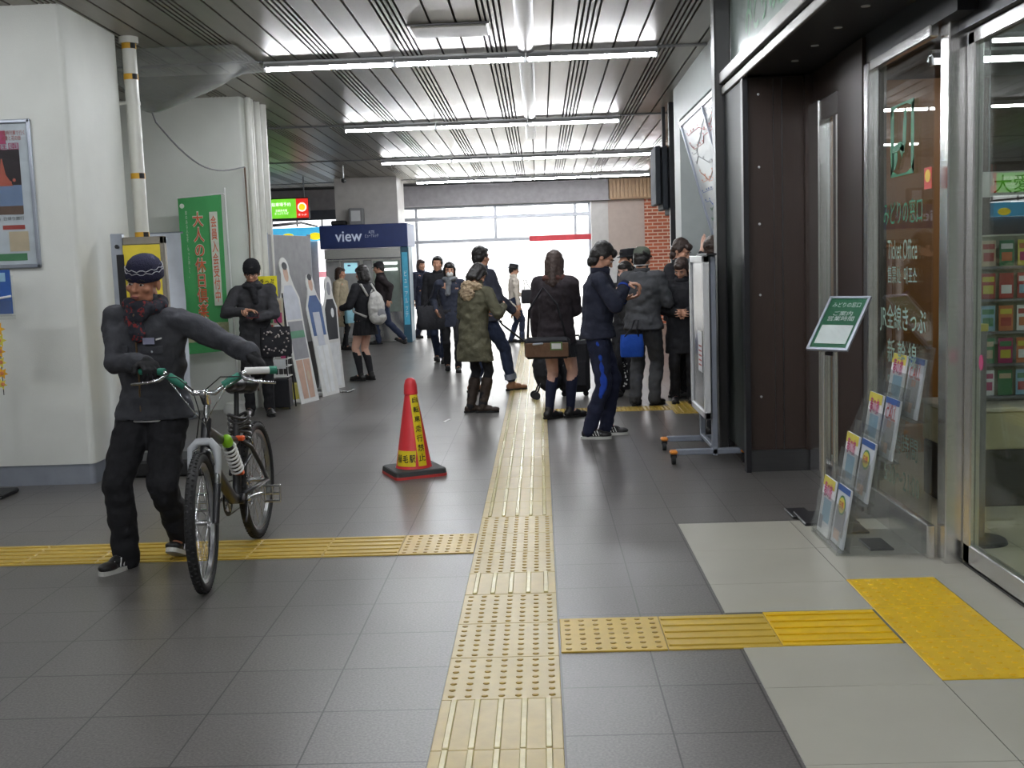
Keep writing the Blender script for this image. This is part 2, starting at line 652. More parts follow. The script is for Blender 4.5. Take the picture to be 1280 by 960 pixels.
# downpipe with yellow black tape
o = thing('downpipe', 'white vertical drainpipe with yellow and black tape bands beside the near pillar', 'pipe', (-3.21, 9.02, 0))
ztop = zc(9)
MB().cyl((0, 0, 1.0), (0, 0, ztop - .02), .055, n=20).build('pipe', m_pipe, o, True, 40)
MB().cyl((0, 0, ztop - .05), (0, 0, ztop), .075, n=20).build('collar', m_pipe, o, True, 40)
for z in (3.29, 3.05, 2.27, 1.80):
    q = MB().cyl((0, 0, z), (0, 0, z + .045), .057, n=20).build('tape_band', m_band_y, o, True, 40)
    qq = MB()
    for k in range(2):
        a = R(-60 + 150 * k)
        qq.rings([[V((.0585 * math.cos(a + R(6 * i)), .0585 * math.sin(a + R(6 * i)), zz)) for i in range(9)] +
                  [V((.056 * math.cos(a + R(6 * i)), .056 * math.sin(a + R(6 * i)), zz)) for i in range(8, -1, -1)] for zz in (z + .001, z + .044)])
    qq.build('black_stripe', m_black, q)
MB().box((-.12, -.02, 2.86), (.01, .02, 2.875)).cyl((0, 0, 2.855), (0, 0, 2.88), .06, n=20).build('bracket', m_pipe, o)

# plastic drip sheet with its drain hose
o = thing('drip_sheet', 'grey plastic leak catching sheet sagging under the ceiling between the two left pillars', 'plastic sheet', (0, 0, 0))
sb = MB()
nx, ny = 18, 10
low = V((-3.36, 9.9, 2.86))
for sgn in (0, 1):
    vs = []
    for i in range(nx + 1):
        for j in range(ny + 1):
            p = V((-3.75 + 1.3 * i / nx, 9.35 + 1.25 * j / ny, 0))
            z = zc(p.y) - .02
            du = min(i, nx - i) / (nx / 2)
            dv = min(j, ny - j) / (ny / 2)
            e = min(du, dv)
            d = (p - V((low.x, low.y, 0))).length
            dip = .40 * max(0, 1 - d / .85) * min(1, e * 2.2) + .07 * min(1, e * 2)
            z -= dip + .012 * noise.noise(p * 9) * min(1, e * 3)
            vs.append((p.x, p.y, z - sgn * .002))
    fs = [(a * (ny + 1) + b, (a + 1) * (ny + 1) + b, (a + 1) * (ny + 1) + b + 1, a * (ny + 1) + b + 1) for a in range(nx) for b in range(ny)]
    sb.add(vs, fs)
sb.build('sheet', m_sheet, o, True)
hp = [V((-3.36, 9.9, 2.92)), V((-3.35, 9.95, 2.84))]
end = V((-3.10, 11.93, 2.60))
for k in range(1, 15):
    a = k / 14
    p = hp[1].lerp(end, a)
    p.z -= .22 * math.sin(PI * a) * (1.0 - .2 * a)
    hp.append(p)
MB().tube(hp, .008, 6).build('hose', m_grey, o, True)
tag(MB().tube([(-3.105, 11.96, 2.6), (-3.10, 11.97, 1.9), (-3.11, 11.97, 1.62), (-3.10, 11.96, .2)], .010, 6).build('cable', M('cable_brown', (120, 98, 80)), None, True),
    'thin brown cable running down the corner of the second left pillar', 'cable')


# ---- tactile paving: raised dot and bar tiles
def tile(kind, mats, name='tactile_tile', w_=.4, d_=.4, along='y'):
    """one paving tile centred on its origin"""
    b = MB().bevbox((-w_ / 2 + .0012, -d_ / 2 + .0012, -.004), (w_ / 2 - .0012, d_ / 2 - .0012, .006), .002)
    o = b.build(name, mats[0], None)
    rl = MB()
    if kind == 'dots':
        for i in range(7):
            for j in range(7):
                cx, cy = (i - 3) * w_ / 7.1, (j - 3) * d_ / 7.1
                rl.lathe([(.0125, .006), (.0105, .0082), (.007, .0094), (.0, .0096)], (cx, cy, 0), 10)
    else:
        n_ = 5
        for i in range(n_):
            if along == 'y':
                cx = (i - 2) * w_ / 5.15
                rl.bevbox((cx - .011, -d_ / 2 + .006, .004), (cx + .011, d_ / 2 - .006, .0118), .003)
            else:
                cy = (i - 2) * d_ / 5.15
                rl.bevbox((-w_ / 2 + .006, cy - .011, .004), (w_ / 2 - .006, cy + .011, .0118), .003)
    rl.build('relief', mats[1], o, kind == 'dots')
    return o


def strip(label, rows, horizontal=False):
    """rows: (kind, x0, x1, y0, y1, mats, along)"""
    root = thing('tactile_paving', label, 'tactile paving', ((rows[0][1] + rows[0][2]) / 2, rows[0][3], 0))
    made = {}
    for kind, xa, xb, ya, yb, mats, al in rows:
        key = (kind, round(xb - xa, 2), round(yb - ya, 2), mats[0].name, al)
        if key in made:
            o = copy_tree(made[key])
        else:
            o = tile(kind, mats, 'tactile_tile', xb - xa, yb - ya, al)
            made[key] = o
        o.parent = root
        o.location = V(((xa + xb) / 2, (ya + yb) / 2, 0)) - root.location
    return root


Y1, Y2, Y3, Y4 = (m_yel, m_yelb), (m_yel, m_yeld), (m_yel2, m_yel2), (m_yel3, m_yel3b)
rows = []
y = 3.70
while y > 1.2:
    rows.append(('bars', -.388, .03, y - .4, y, Y1, 'y'))
    y -= .4
for a, b, k in ((3.70, 4.11, 'dots'), (4.11, 4.51, 'dots'), (4.51, 4.92, 'dots'), (4.92, 5.265, 'bars'), (5.265, 5.65, 'dots'), (5.65, 6.05, 'dots'), (6.05, 6.46, 'dots')):
    rows.append((k, -.388, .03, a, b, Y2 if k == 'dots' else Y1, 'y'))
y = 6.46
while y < 22.4:
    rows.append(('bars', -.388, .03, y, y + .4, Y1, 'y'))
    y += .4
strip('long yellow tactile guide strip running straight up the middle of the hall', rows)
rows = [('dots', -.79, -.39, 5.665, 6.075, (m_yel2, m_yeld), 'x')]
x = -.79
while x > -3.9:
    rows.append(('bars', x - .4, x, 5.665, 6.075, Y3, 'x'))
    x -= .4
strip('yellow tactile strip crossing left under the walking man and bicycle', rows)
strip('short yellow tactile strip leading right to the ticket office door',
      [('dots', .036, .45, 4.15, 4.55, (m_yelm, m_yeld), 'x'), ('bars', .45, .89, 4.15, 4.55, (m_yelm, m_yelm), 'x'),
       ('bars', .89, 1.35, 4.16, 4.57, Y4, 'x')])
strip('bright yellow column of three dotted tiles on the white floor before the door',
      [('dots', 1.36, 1.76, a, a + .41, Y4, 'x') for a in (3.78, 4.19, 4.60)])
strip('far yellow tactile strip crossing right under the waiting queue',
      [('dots', .06 + .3 * k, .36 + .3 * k, 10.88, 11.18, (m_yel2, m_yeld), 'x') for k in range(4)] +
      [('bars', 1.26, 1.56, a, a + .3, Y3, 'y') for a in (10.6, 10.9, 11.2)])


# ---- fluorescent lights
def tube_light(label, group):
    o = thing('ceiling_light', label, 'ceiling light', (0, 0, 0), 0, group)
    MB().rings([[V((x_, y_, z_)) for y_, z_ in ((-.066, -.042), (-.030, -.006), (-.030, .012), (.030, .012), (.030, -.006), (.066, -.042), (.062, -.046), (.026, -.014), (-.026, -.014), (-.062, -.046))] for x_ in (-.585, .585)]).build('housing', m_lwhite, o)
    MB().cyl((-.565, 0, -.050), (.565, 0, -.050), .022, n=10).build('lamp_tube', m_tube, o, True, 40)
    for s in (-1, 1):
        MB().bevbox((s * .575 - .012, -.022, -.08), (s * .575 + .012, .022, -.02), .004).build('lamp_holder', m_lwhite, o)
    return o


rowsY = {10.2: (-2.42, 3, 'nearest'), 14.5: (-2.45, 3, 'second'), 18.7: (-2.58, 4, 'third'), 22.7: (-2.44, 4, 'farthest')}
proto = None
nm3 = ['left', 'middle', 'right']
nm4 = ['far left', 'inner left', 'inner right', 'far right']
for Y, (xa, n_, wd) in rowsY.items():
    for k in range(n_):
        lb = '%s tube in the %s row of fluorescent ceiling lights' % ((nm3 if n_ == 3 else nm4)[k], wd)
        if proto is None:
            proto = o = tube_light(lb, 'fluorescent tubes in the ceiling rows')
        else:
            o = copy_tree(proto)
            o['label'] = lb
        o.location = (xa + .59 + 1.178 * k, Y, zc(Y) - .02)
    struct('trim_%d' % (1 + list(rowsY).index(Y)), MB().box((-9 if Y > 12 else -3.75, Y - .04, zc(Y) - .012), (xa, Y + .04, zc(Y) + .02)).box((xa + 1.178 * n_, Y - .04, zc(Y) - .012), (3.5 if Y > 12 else 1.7, Y + .04, zc(Y) + .02)), m_grey)
# rows behind and above the camera and further left, out of the frame, as the hall has
k_ = 0
for Y in (6.0, 1.7, -2.6):
    for x_ in (-4.6, -1.8, -.6, .6):
        o = copy_tree(proto)
        o['label'] = 'fluorescent ceiling light above and behind the viewer'
        o['group'] = 'fluorescent tubes above the viewer'
        o.location = (x_, Y, zc(Y) - .02)

# sensor rod hanging from the ceiling
o = thing('ceiling_sensor', 'small hanging rod with dark tip below the far left ceiling', 'sensor', (-3.35, 19.5, zc(19.5)))
MB().cyl((0, 0, -.22), (0, 0, 0), .012).build('rod', m_lwhite, o)
MB().lathe([(.0, -.30), (.04, -.28), (.04, -.23), (.012, -.21)]).build('sensor_head', m_black, o, True, 40)

# ================================================================ EXIT
BY = 25.0
struct('wall_beam', MB().box((-9, BY - .3, 2.77), (1.6, BY + .3, 3.6)), M('beam_grey', (150, 146, 148), .6))
struct('wall_far', MB().box((1.19, BY, 0), (1.56, BY + .3, 2.77)), m_tile_w)
struct('wall_far', MB().box((1.56, BY - .02, 1.55), (2.36, BY + .3, 2.77)), m_beige)
struct('wall_far', MB().box((1.56, BY - .0, 0), (2.36, BY + .3, 1.55)), M('pale_steel', (196, 194, 192), .35, .4))
struct('wall_far', MB().box((2.36, BY - .1, 0), (3.6, BY + .3, 2.9)), m_brick)
cg = MB()
for k in range(24):
    cg.box((1.58 + k * .083, BY - .35 - .0, 2.80), (1.58 + k * .083 + .055, BY + .2, 3.5))
cg.box((1.56, BY - .30, 2.78), (3.6, BY + .2, 3.5))
struct('wall_upper_slats', cg, M('brownish_slats', (176, 144, 110), .5))
# window wall of the exit
fr = MB()
for x_ in (-3.08, -2.72, -.95, .83, 1.15):
    fr.bevbox((x_ - .03, BY + .04, 0 if x_ in (-3.08, -2.72, 1.15) else 1.98), (x_ + .03, BY + .12, 2.77), .006)
fr.bevbox((-3.1, BY + .03, 2.46), (1.18, BY + .13, 2.54), .006)
fr.bevbox((-3.1, BY + .03, 1.96), (1.18, BY + .13, 2.03), .006)
fr.bevbox((-3.1, BY + .03, 2.72), (1.18, BY + .13, 2.77), .006)
struct('window_1', fr, M('exit_frame', (170, 172, 178), .4, .5))
o = thing('header_strip', 'red strip along the glass above the right side of the exit', 'header strip', (.3, BY + .02, 1.93))
MB().bevbox((-.5, -.02, .0), (.87, .005, .12), .004).build('strip', M('header_red', (214, 60, 70), .5), o)
struct('window_2', MB().box((-2.69, BY + .075, 2.03), (1.12, BY + .083, 2.46)).box((-2.69, BY + .075, 2.54), (1.12, BY + .083, 2.72)), m_glass)

# distant street outside the exit
o = thing('building', 'pale washed out building seen through the bright exit', 'building', (0, 48, 0))
MB().box((-16, 0, -.1), (14, 4, 3.4)).build('facade', M('far_facade', (226, 226, 226), .8), o)
m_fw = M('far_windows', (170, 176, 184), .3)
for k in range(9):
    MB().box((-14.5 + k * 3, -.05, 1.0), (-12.6 + k * 3, .02, 2.6)).build('window', m_fw, o)

# ================================================================ LEFT BACKGROUND
# card machine corner
o = thing('cash_machine_booth', 'blue fronted cash machine corner with the word view on its fascia', 'cash machine corner', (-3.3, 21.9, 0))
blue = M('fascia_blue', (34, 52, 106), .4)
MB().bevbox((-.92, -.35, 1.86), (.78, .9, 2.31), .01).build('fascia', blue, o)
MB().bevbox((-.86, -.28, 1.66), (.74, .0, 1.85), .006).build('reflector', m_steel, o)
st = MB()
st.bevbox((-.9, .0, 0), (.62, .9, 1.66), .01)
st.build('machine_front', m_steel, o)
t = MB()
for a, b in ((-.88, -.62), (-.60, -.22), (-.16, .02)):
    t.bevbox((a, -.03, .1), (b, .01, 1.62), .01)
t.build('door_panel', M('grey_machine', (186, 186, 186), .35, .4), o)
scn = MB().slab((-.4, -.035, 1.48), (1, 0, 0), UP, .26, .2, .005).build('screen', M('screen_cyan', (150, 200, 214), .3, emis=.7), o)
MB().slab((-.43, -.043, 1.53), (1, 0, 0), UP, .06, .03, .002).build('screen_detail', M('screen_ink', (40, 70, 110), .3), scn)
t = MB().slab((.3, -.02, 1.1), (1, 0, 0), UP, .52, 1.0, .01)
t.build('glass_panel', M('booth_pane', (176, 190, 180), .15, .3), o)
MB().slab((.3, -.035, 1.55), (1, 0, 0), UP, .44, .05, .004).slab((.3, -.035, 1.43), (1, 0, 0), UP, .44, .05, .004).build('light_strip', M('booth_light', (236, 240, 236), .3, emis=1.6), o)
cp = MB().bevbox((.62, -.3, 0), (.78, .3, 1.86), .01).build('corner_post', M('teal_post', (52, 92, 112), .4), o)
MB().slab((.70, -.301, 1.05), (1, 0, 0), UP, .11, 1.4, .003).build('teal_strip', M('teal_bright', (64, 150, 178), .4, emis=.2), cp)
text('strip_text', vert('ビューアルッテ'), .06, .9, m_wht, cp, (.70, -.305, .95), off=.002)
tx = M('fascia_white', (196, 206, 226), .4, emis=.2)
text('fascia_text', 'view', .52, .2, tx, o, (-.36, -.35, 2.09), off=.003, bold=.012)
text('fascia_text', 'ALTTE\nビューアルッテ', .26, .13, tx, o, (.09, -.35, 2.12), off=.003)
struct('wall_tiled_column', MB().box((-3.95, 21.9, 2.32), (-2.73, 23.0, 3.4)), m_tile_w)
o = thing('speaker_box', 'small grey box standing on top of the blue booth', 'box', (-3.5, 21.75, 2.31))
MB().bevbox((-.15, -.12, 0), (.12, .12, .32), .012).build('case', m_grey, o)
MB().slab((-.015, -.122, .17), (1, 0, 0), UP, .18, .2, .006).build('face_panel', m_lwhite, o)
tag(MB().bevbox((-4.0, 21.6, 2.31), (-3.72, 21.85, 2.40), .02).build('black_box', m_black, None), 'flat dark box on the left end of the blue booth roof', 'box')

# lit shop sign and shops beyond
o = thing('hanging_sign', 'lit green and red hanging sign with a yellow oval', 'sign', (-4.66, 21.2, 2.46))
MB().bevbox((-.52, -.04, -.02), (.34, .08, .38), .01).build('sign_case', m_dark, o)
gp = MB().slab((-.2, -.041, .18), (1, 0, 0), UP, .60, .36, .006).build('green_panel', M('sign_green', (110, 200, 50), .4, emis=.9), o)
rp = MB().slab((.215, -.041, .18), (1, 0, 0), UP, .23, .36, .006).build('red_panel', M('sign_red', (206, 44, 34), .4, emis=.9), o)
sw = M('sign_white', (250, 250, 240), .4, emis=.9)
text('sign_text', '駐車場予約', .36, .07, sw, gp, (-.18, -.047, .26), off=.003, bold=.01)
text('sign_text', '定期券売場\nきっぷうりば', .26, .10, sw, gp, (-.18, -.047, .12), off=.003)
MB().lathe([(.085, 0), (.085, .004)], (.215, -.05, .2), 20, Matrix.Rotation(R(90), 4, 'X')).build('oval_ring', sw, rp)
MB().lathe([(.062, 0), (.062, .004)], (.215, -.055, .2), 20, Matrix.Rotation(R(90), 4, 'X')).build('oval', M('sign_yellow', (250, 196, 30), .4, emis=.9), rp)
text('sign_text', 'きっぷ', .16, .035, sw, rp, (.215, -.047, .06), off=.003)
for s in (-.4, .25):
    MB().cyl((s, .02, .38), (s, .02, .85), .012).build('hanger_rod', m_grey, o)

o = thing('shop', 'far lit shop with a blue and yellow sign strip', 'shop', (-6, 24.6, 0))
MB().bevbox((-2.9, -.1, 2.55), (2.0, .1, 2.76), .01).build('upper_fascia', M('shop_dark', (70, 74, 82), .5), o)
MB().bevbox((-2.9, -.06, 2.42), (2.2, .1, 2.55), .01).build('light_strip', M('shop_light', (236, 238, 240), .4, emis=1.5), o)
t = MB()
for k in range(9):
    t.bevbox((-2.6 + k * .55, -.075, 2.42), (-2.57 + k * .55, -.05, 2.55), .003)
t.build('strip_divider', m_dark, o)
MB().bevbox((-2.9, -.05, 2.1), (2.2, .1, 2.40), .01).build('blue_sign', M('shop_blue', (70, 170, 214), .4, emis=.8), o)
t = MB()
for k in range(7):
    t.ell((-1.9 + k * .6, -.06, 2.2), (.14, .02, .08))
t.build('yellow_dots', M('shop_yellow', (240, 220, 40), .4, emis=.8), o, True)
MB().box((-2.9, .15, 0), (2.4, .2, 2.1)).build('shop_wall', M('shop_wall', (150, 152, 156), .5), o)
MB().box((1.15, -.1, .3), (2.3, -.02, 2.1)).build('lit_panel', M('lit_panel', (240, 236, 240), .4, emis=1.3), o)
MB().box((1.15, -.11, 1.3), (2.3, -.1, 1.42)).build('lit_panel_band', M('lit_band', (220, 150, 160), .4, emis=.8), o)
# bars from the pillar to the booth
tag(MB().tube([(-3.1, 13.1, 2.02), (-3.6, 17, 2.2), (-4.25, 21.5, 2.30)], .018, 6).build('handrail_bar', m_dark, None, True), 'thin dark bar stretching from the second pillar to the blue booth', 'bar')

XC = (1, 0, 0)


def quads(o, x, y, items, parent, mats, prefix):
    """small printed rectangles on a poster: (cx, cy, w, h, material key, layer)"""
    x, y = V(x).normalized(), V(y).normalized()
    n = x.cross(y)
    for nm, cx, cy, w_, h_, mk, ly in items:
        MB().slab(V(o) + x * cx + y * cy + n * (.0008 + ly * .0012), x, y, w_, h_, .0008).build(nm, mats[mk], parent)


# ================================================================ POSTER ON THE PILLAR
P = {'pink': M('print_pink', (186, 70, 118), .4), 'night': M('print_night', (46, 30, 40), .4), 'glow': M('print_glow', (226, 130, 60), .4),
     'sky': M('print_sky', (122, 140, 176), .4), 'brown': M('print_brown', (108, 84, 74), .4), 'pale': M('print_pale', (204, 208, 218), .4),
     'red': M('print_red', (176, 74, 70), .4), 'green': M('print_green', (84, 140, 100), .4), 'blue': M('print_blue', (50, 90, 160), .4),
     'yellow': M('print_yellow', (216, 204, 84), .4), 'white': M('print_white', (236, 238, 240), .4), 'orange': M('print_orange', (206, 126, 84), .4),
     'tan': M('print_tan', (206, 186, 160), .4), 'teal': M('print_teal', (60, 150, 140), .4), 'skin': M('print_skin', (206, 170, 150), .4),
     'grey': M('print_grey', (150, 150, 156), .4), 'dark': M('print_dark', (50, 52, 60), .4), 'lightblue': M('print_lightblue', (150, 190, 214), .4), 'faded': M('print_faded_blue', (72, 100, 150), .4), 'sage': M('print_sage', (96, 150, 120), .4)}
o = thing('framed_poster', 'large silver framed travel poster with a lit pink tower on the near pillar', 'poster', (-3.89, 7.9, 1.58))
W_, H_ = .69, 1.04
f = MB()
f.bevbox((-W_ / 2, -.028, 0), (-W_ / 2 + .028, -.002, H_), .006).bevbox((W_ / 2 - .028, -.028, 0), (W_ / 2, -.002, H_), .006)
f.bevbox((-W_ / 2, -.028, 0), (W_ / 2, -.002, .028), .006).bevbox((-W_ / 2, -.028, H_ - .028), (W_ / 2, -.002, H_), .006)
f.build('frame', m_alum, o)
sh = MB().slab((0, -.010, H_ / 2), XC, UP, W_ - .04, H_ - .04, .002).build('print', P['pale'], o)
quads((0, -.012, H_ / 2), XC, UP, [('print_band', -.05, .40, .42, .09, 'pink', 1), ('print_photo', -.03, .19, .56, .25, 'night', 1),
                                   ('print_photo', -.03, -.02, .56, .17, 'sky', 1), ('print_photo', -.03, -.11, .56, .06, 'brown', 2),
                                   ('print_photo', -.12, -.30, .34, .16, 'lightblue', 1), ('print_band', .17, -.23, .16, .03, 'red', 1), ('print_band', 0, -.44, .5, .05, 'green', 1),
                                   ('print_photo', .2, -.33, .14, .14, 'tan', 1)], sh, P, 'poster')
tw = MB()
tw.prism([(-.07, -.11), (.07, -.11), (.022, -.03), (.004, .08), (-.004, .08), (-.022, -.03)], (.12, -.0155, H_ / 2 + .17), XC, UP, (0, -.0006, 0))
for k in range(7):
    a = k * 2.4
    tw.ell((.02 + .03 * k, -.0158, H_ / 2 + .09 + .01 * math.sin(a)), (.012, .0008, .012))
tw.build('print_tower', M('print_tower', (190, 96, 80), .4, emis=0), sh)
text('print_text', '光と花の庭園', .5, .05, P['pink'], sh, (0, -.014, H_ / 2 + .335), off=.002)
text('print_text', '春の臨時列車で行く\n夜景と花の旅', .2, .07, P['red'], sh, (.2, -.014, H_ / 2 + .41), off=.002)
text('print_text', '2月1日(土)～4月30日(水)  日帰り旅行', .5, .03, P['dark'], sh, (0, -.014, H_ / 2 - .17), off=.002)
MB().slab((0, -.021, H_ / 2), XC, UP, W_ - .05, H_ - .05, .001).build('cover_glass', m_glass, o)

# leaflet holder with yellow paper leaves, at the left edge
o = thing('leaflet_holder', 'clear leaflet holder with a blue leaflet at the left edge below the poster', 'leaflet holder', (-3.735, 7.55, 0))
MB().slab((0, -.02, 1.42), XC, UP, .26, .30, .012).build('leaflet', P['blue'], o)
MB().slab((0, -.034, 1.52), XC, UP, .2, .06, .001).build('leaflet_heading', P['lightblue'], o)
hb = MB()
hb.slab((0, -.055, 1.32), XC, UP, .27, .12, .004).box((-.135, -.055, 1.255), (.135, 0, 1.26)).slab((0, 0, 1.38), XC, UP, .27, .3, .004)
hb.build('holder', m_acryl, o)
MB().tube([(-.14, -.06, 1.385), (0, -.062, 1.37), (.14, -.06, 1.39)], .008, 8).build('holder_rim', m_wht, o, True)
MB().cyl((-.14, .01, .03), (-.14, .01, 1.3), .015).tube([V((-.14, .01, 1.28)), V((-.05, .01, 1.30))], .01, 6).build('pole', m_grey, o)
MB().bevbox((-.30, -.12, 0), (-.01, .14, .035), .01).build('base', m_black, o)
o2 = thing('paper_leaf_garland', 'string of yellow and orange paper leaves hanging below the blue leaflet', 'garland', (-3.685, 7.46, 0))
MB().cyl((0, 0, .72), (0, 0, 1.26), .003).build('string', m_black, o2)
for k in range(6):
    z = 1.17 - k * .075
    b = MB()
    pl = []
    for i in range(12):
        a = 2 * PI * i / 12 + k
        r = (.052 if i % 2 == 0 else .026) * (1 - .05 * k)
        pl.append((r * math.cos(a), r * math.sin(a)))
    b.prism(pl, (.006 * math.sin(k * 2), -.006, z), XC, UP, (0, -.003, 0))
    lf = b.build('leaf', P['yellow'] if k % 2 else M('leaf_orange', (232, 176, 40), .6), o2)
    MB().ell((.004, -.011, z), (.014, .003, .014)).build('leaf_heart', P['orange'], lf, True)

# ================================================================ SIGNBOARD BEHIND THE MAN
o = thing('poster_stand', 'silver framed stand with a yellow poster behind the man with the bicycle', 'poster stand', (-2.975, 8.3, 0))
o.scale = (.865, 1, .975)
t = MB()
t.bevbox((-.245, -.03, .08), (-.145, .03, 1.86), .006)
t.build('post', m_alum, o)
MB().bevbox((-.20, -.034, .10), (-.135, -.028, 1.70), .002).build('post_groove', m_dark, o)
MB().cyl((-.185, -.05, 1.76), (-.185, -.03, 1.76), .016, n=16).build('knob', m_dark, o, True, 40)
t = MB()
t.bevbox((-.14, -.03, 1.77), (.22, .03, 1.83), .006).bevbox((.18, -.03, .5), (.22, .03, 1.83), .006).bevbox((-.14, -.03, .5), (.22, .03, .54), .006)
t.build('frame', M('frame_taupe', (142, 136, 124), .4, .4), o)
p = MB().slab((.02, -.012, 1.16), XC, UP, .34, 1.22, .01).build('poster', M('poster_yellow', (222, 200, 60), .45), o)
text('poster_text', 'きっぷ', .26, .10, P['orange'], p, (.02, -.022, 1.62), off=.003, bold=.01)
text('poster_text', vert('おトクな'), .10, .5, P['red'], p, (.04, -.022, 1.2), off=.003, bold=.01)
MB().bevbox((-.30, -.22, 0), (.52, .20, .13), .02).build('base', m_black, o)

# glossy silver film poster
o = thing('foil_banner', 'shiny silver white banner standing between yellow poster and green banner', 'banner', (-3.80, 11.35, 0))
b = MB()
nx, ny = 8, 30
vs = []
for i in range(nx + 1):
    for j in range(ny + 1):
        u, v_ = i / nx, j / ny
        vs.append((-.16 + .32 * u, .03 * math.sin(u * 5 + v_ * 6) * .5 + .012 * noise.noise(V((u * 3, v_ * 9, 0))), .25 + 1.66 * v_))
b.add(vs, [(a * (ny + 1) + c, (a + 1) * (ny + 1) + c, (a + 1) * (ny + 1) + c + 1, a * (ny + 1) + c + 1) for a in range(nx) for c in range(ny)])
pf = b.build('film', M('silver_film', (226, 232, 244), .22, .1, var=.12, vs=4), o, True)
MB().slab((.12, -.035, 1.0), XC, UP, .05, .16, .002).build('red_mark', P['red'], pf)
MB().cyl((-.17, .03, 1.915), (.17, .03, 1.915), .01).build('top_rail', m_alum, o)
MB().cyl((0, .04, .0), (0, .04, 1.9), .01).bevbox((-.18, -.08, 0), (.18, .12, .05), .01).build('stand', m_alum, o)

# ================================================================ GREEN BANNER
ban_x = V((.999, 0, .02)).normalized()
o = thing('green_banner', 'tall green banner with orange Japanese lettering behind the standing woman', 'banner', (-3.53, 11.78, 0))
g_green = M('banner_green', (74, 166, 96), .6, var=.05, bump=.1, bs=30)
w2, z0, z1 = .46, .64, 2.28
nx, ny = 10, 30
vs = []
for sgn in (0, 1):
    for i in range(nx + 1):
        for j in range(ny + 1):
            u, v_ = i / nx, j / ny
            vs.append((-.235 + w2 * u + .0 * v_ - .008 * (1 - v_), -.08 + .010 * math.sin(v_ * 9) * (1 - u) + sgn * .003, z0 + (z1 - z0) * v_ + .03 * u))
n1 = (nx + 1) * (ny + 1)
fs = [(s * n1 + a * (ny + 1) + c, s * n1 + (a + 1) * (ny + 1) + c, s * n1 + (a + 1) * (ny + 1) + c + 1, s * n1 + a * (ny + 1) + c + 1) for s in (0, 1) for a in range(nx) for c in range(ny)]
cl = MB().add(vs, fs).build('cloth', g_green, o, True)
yy = -.093
bw = M('banner_white', (214, 220, 206), .6)
bo = M('banner_orange', (216, 104, 66), .6)
MB().slab((.135, yy, 1.64), ban_x, UP, .085, .98, .001).build('white_box', bw, cl)
text('lettering', vert('会員入会受付中'), .062, .90, bo, cl, (.135, yy, 1.64), off=.004, bold=.01)
text('lettering_outline', vert('大人の休日倶楽部'), .125, 1.28, bw, cl, (-.03, yy + .001, 1.50), off=.001, bold=.05)
text('lettering', vert('大人の休日倶楽部'), .115, 1.26, bo, cl, (-.03, yy, 1.50), off=.005, bold=.012)
text('small_lettering', vert('旅のある人生を、もっと楽しく。'), .022, .70, bw, cl, (-.15, yy, 1.80), off=.003)
MB().ell((-.19, yy + .002, 2.20), (.025, .002, .025)).build('emblem', bw, cl, True)
MB().slab((0, yy + .004, .87), ban_x, UP, .45, .20, .002).build('photo_band', M('banner_photo', (176, 178, 140), .6, var=.3, vs=30), cl)
t = MB()
for k in range(14):
    t.ell((-.2 + .03 * k, yy - .001, .86 + .05 * math.sin(k * 2.3)), (.018, .001, .014))
t.build('photo_flowers', M('banner_flowers', (206, 130, 120), .6), cl, True)
MB().cyl((.262, 0, 0.0), (.242, 0, 2.38), .011, n=10).build('pole', m_wht, o, True, 40)
MB().cyl((-.24, -.08, 2.285), (.26, -.08, 2.315), .007).cyl((.24, -.08, 2.31), (.242, 0, 2.31), .006).build('cross_bar', m_wht, o)
MB().lathe([(.0, 0), (.17, 0), (.17, .05), (.14, .10), (.03, .12), (0, .12)], (.262, 0, 0), 24).build('base', m_wht, o, True, 40)

# ================================================================ BROCHURE STAND BESIDE THE WOMAN
o = thing('brochure_stand', 'narrow brochure stand with a yellow heading sign and white wire shelf behind the woman', 'brochure stand', (-2.87, 11.95, 0))
sd = MB()
sd.cyl((-.13, -.1, 0), (-.13, .05, 1.25), .008).cyl((.13, -.1, 0), (.08, .05, 1.25), .008).cyl((-.13, .15, 0), (-.13, .05, 1.25), .008).cyl((.14, .15, 0), (.08, .05, 1.25), .008)
sd.build('legs', m_black, o)
hs = MB().slab((-.06, .0, 1.33), XC, UP, .21, .22, .012).build('heading_sign', M('heading_yellow', (220, 208, 40), .5, emis=.08), o)
text('sign_text', 'きっぷ', .15, .06, P['dark'], hs, (-.06, -.013, 1.38), off=.003, bold=.015)
text('sign_text', 'ご案内 INFO', .17, .04, P['dark'], hs, (-.06, -.013, 1.28), off=.003)
MB().slab((-.01, -.02, .98), XC, UP, .22, .44, .01).build('print_board', M('stand_board', (206, 200, 176), .5), o)
pb = MB()
for i, c_ in enumerate(('orange', 'tan', 'green', 'pink', 'red', 'white')):
    MB().slab((-.06 + .1 * (i % 2), -.034, 1.12 - .13 * (i // 2)), XC, UP, .085, .11, .003).build('leaflet', P[c_], o)
MB().slab((.08, -.03, .66), XC, UP, .07, .24, .004).build('pink_strip', P['pink'], o)
wr = MB()
for z in (.36, .47, .55):
    wr.tube([(-.16, -.14, z), (.14, -.14, z), (.14, .06, z), (-.16, .06, z)], .006, 6, True)
for k in range(7):
    wr.cyl((-.16 + .05 * k, -.14, .36), (-.16 + .05 * k, -.14, .55), .003, n=6)
for k in range(5):
    wr.cyl((-.16, -.14 + .05 * k, .36), (.14, -.14 + .05 * k, .36), .003, n=6)
wr.build('wire_basket', m_wht, o, True, 40)
MB().slab((0, -.05, .49), XC, UP, .2, .10, .01).build('leaflet', P['white'], o)
MB().bevbox((-.15, -.1, .02), (.13, .08, .33), .01).build('dark_box', m_dark, o)

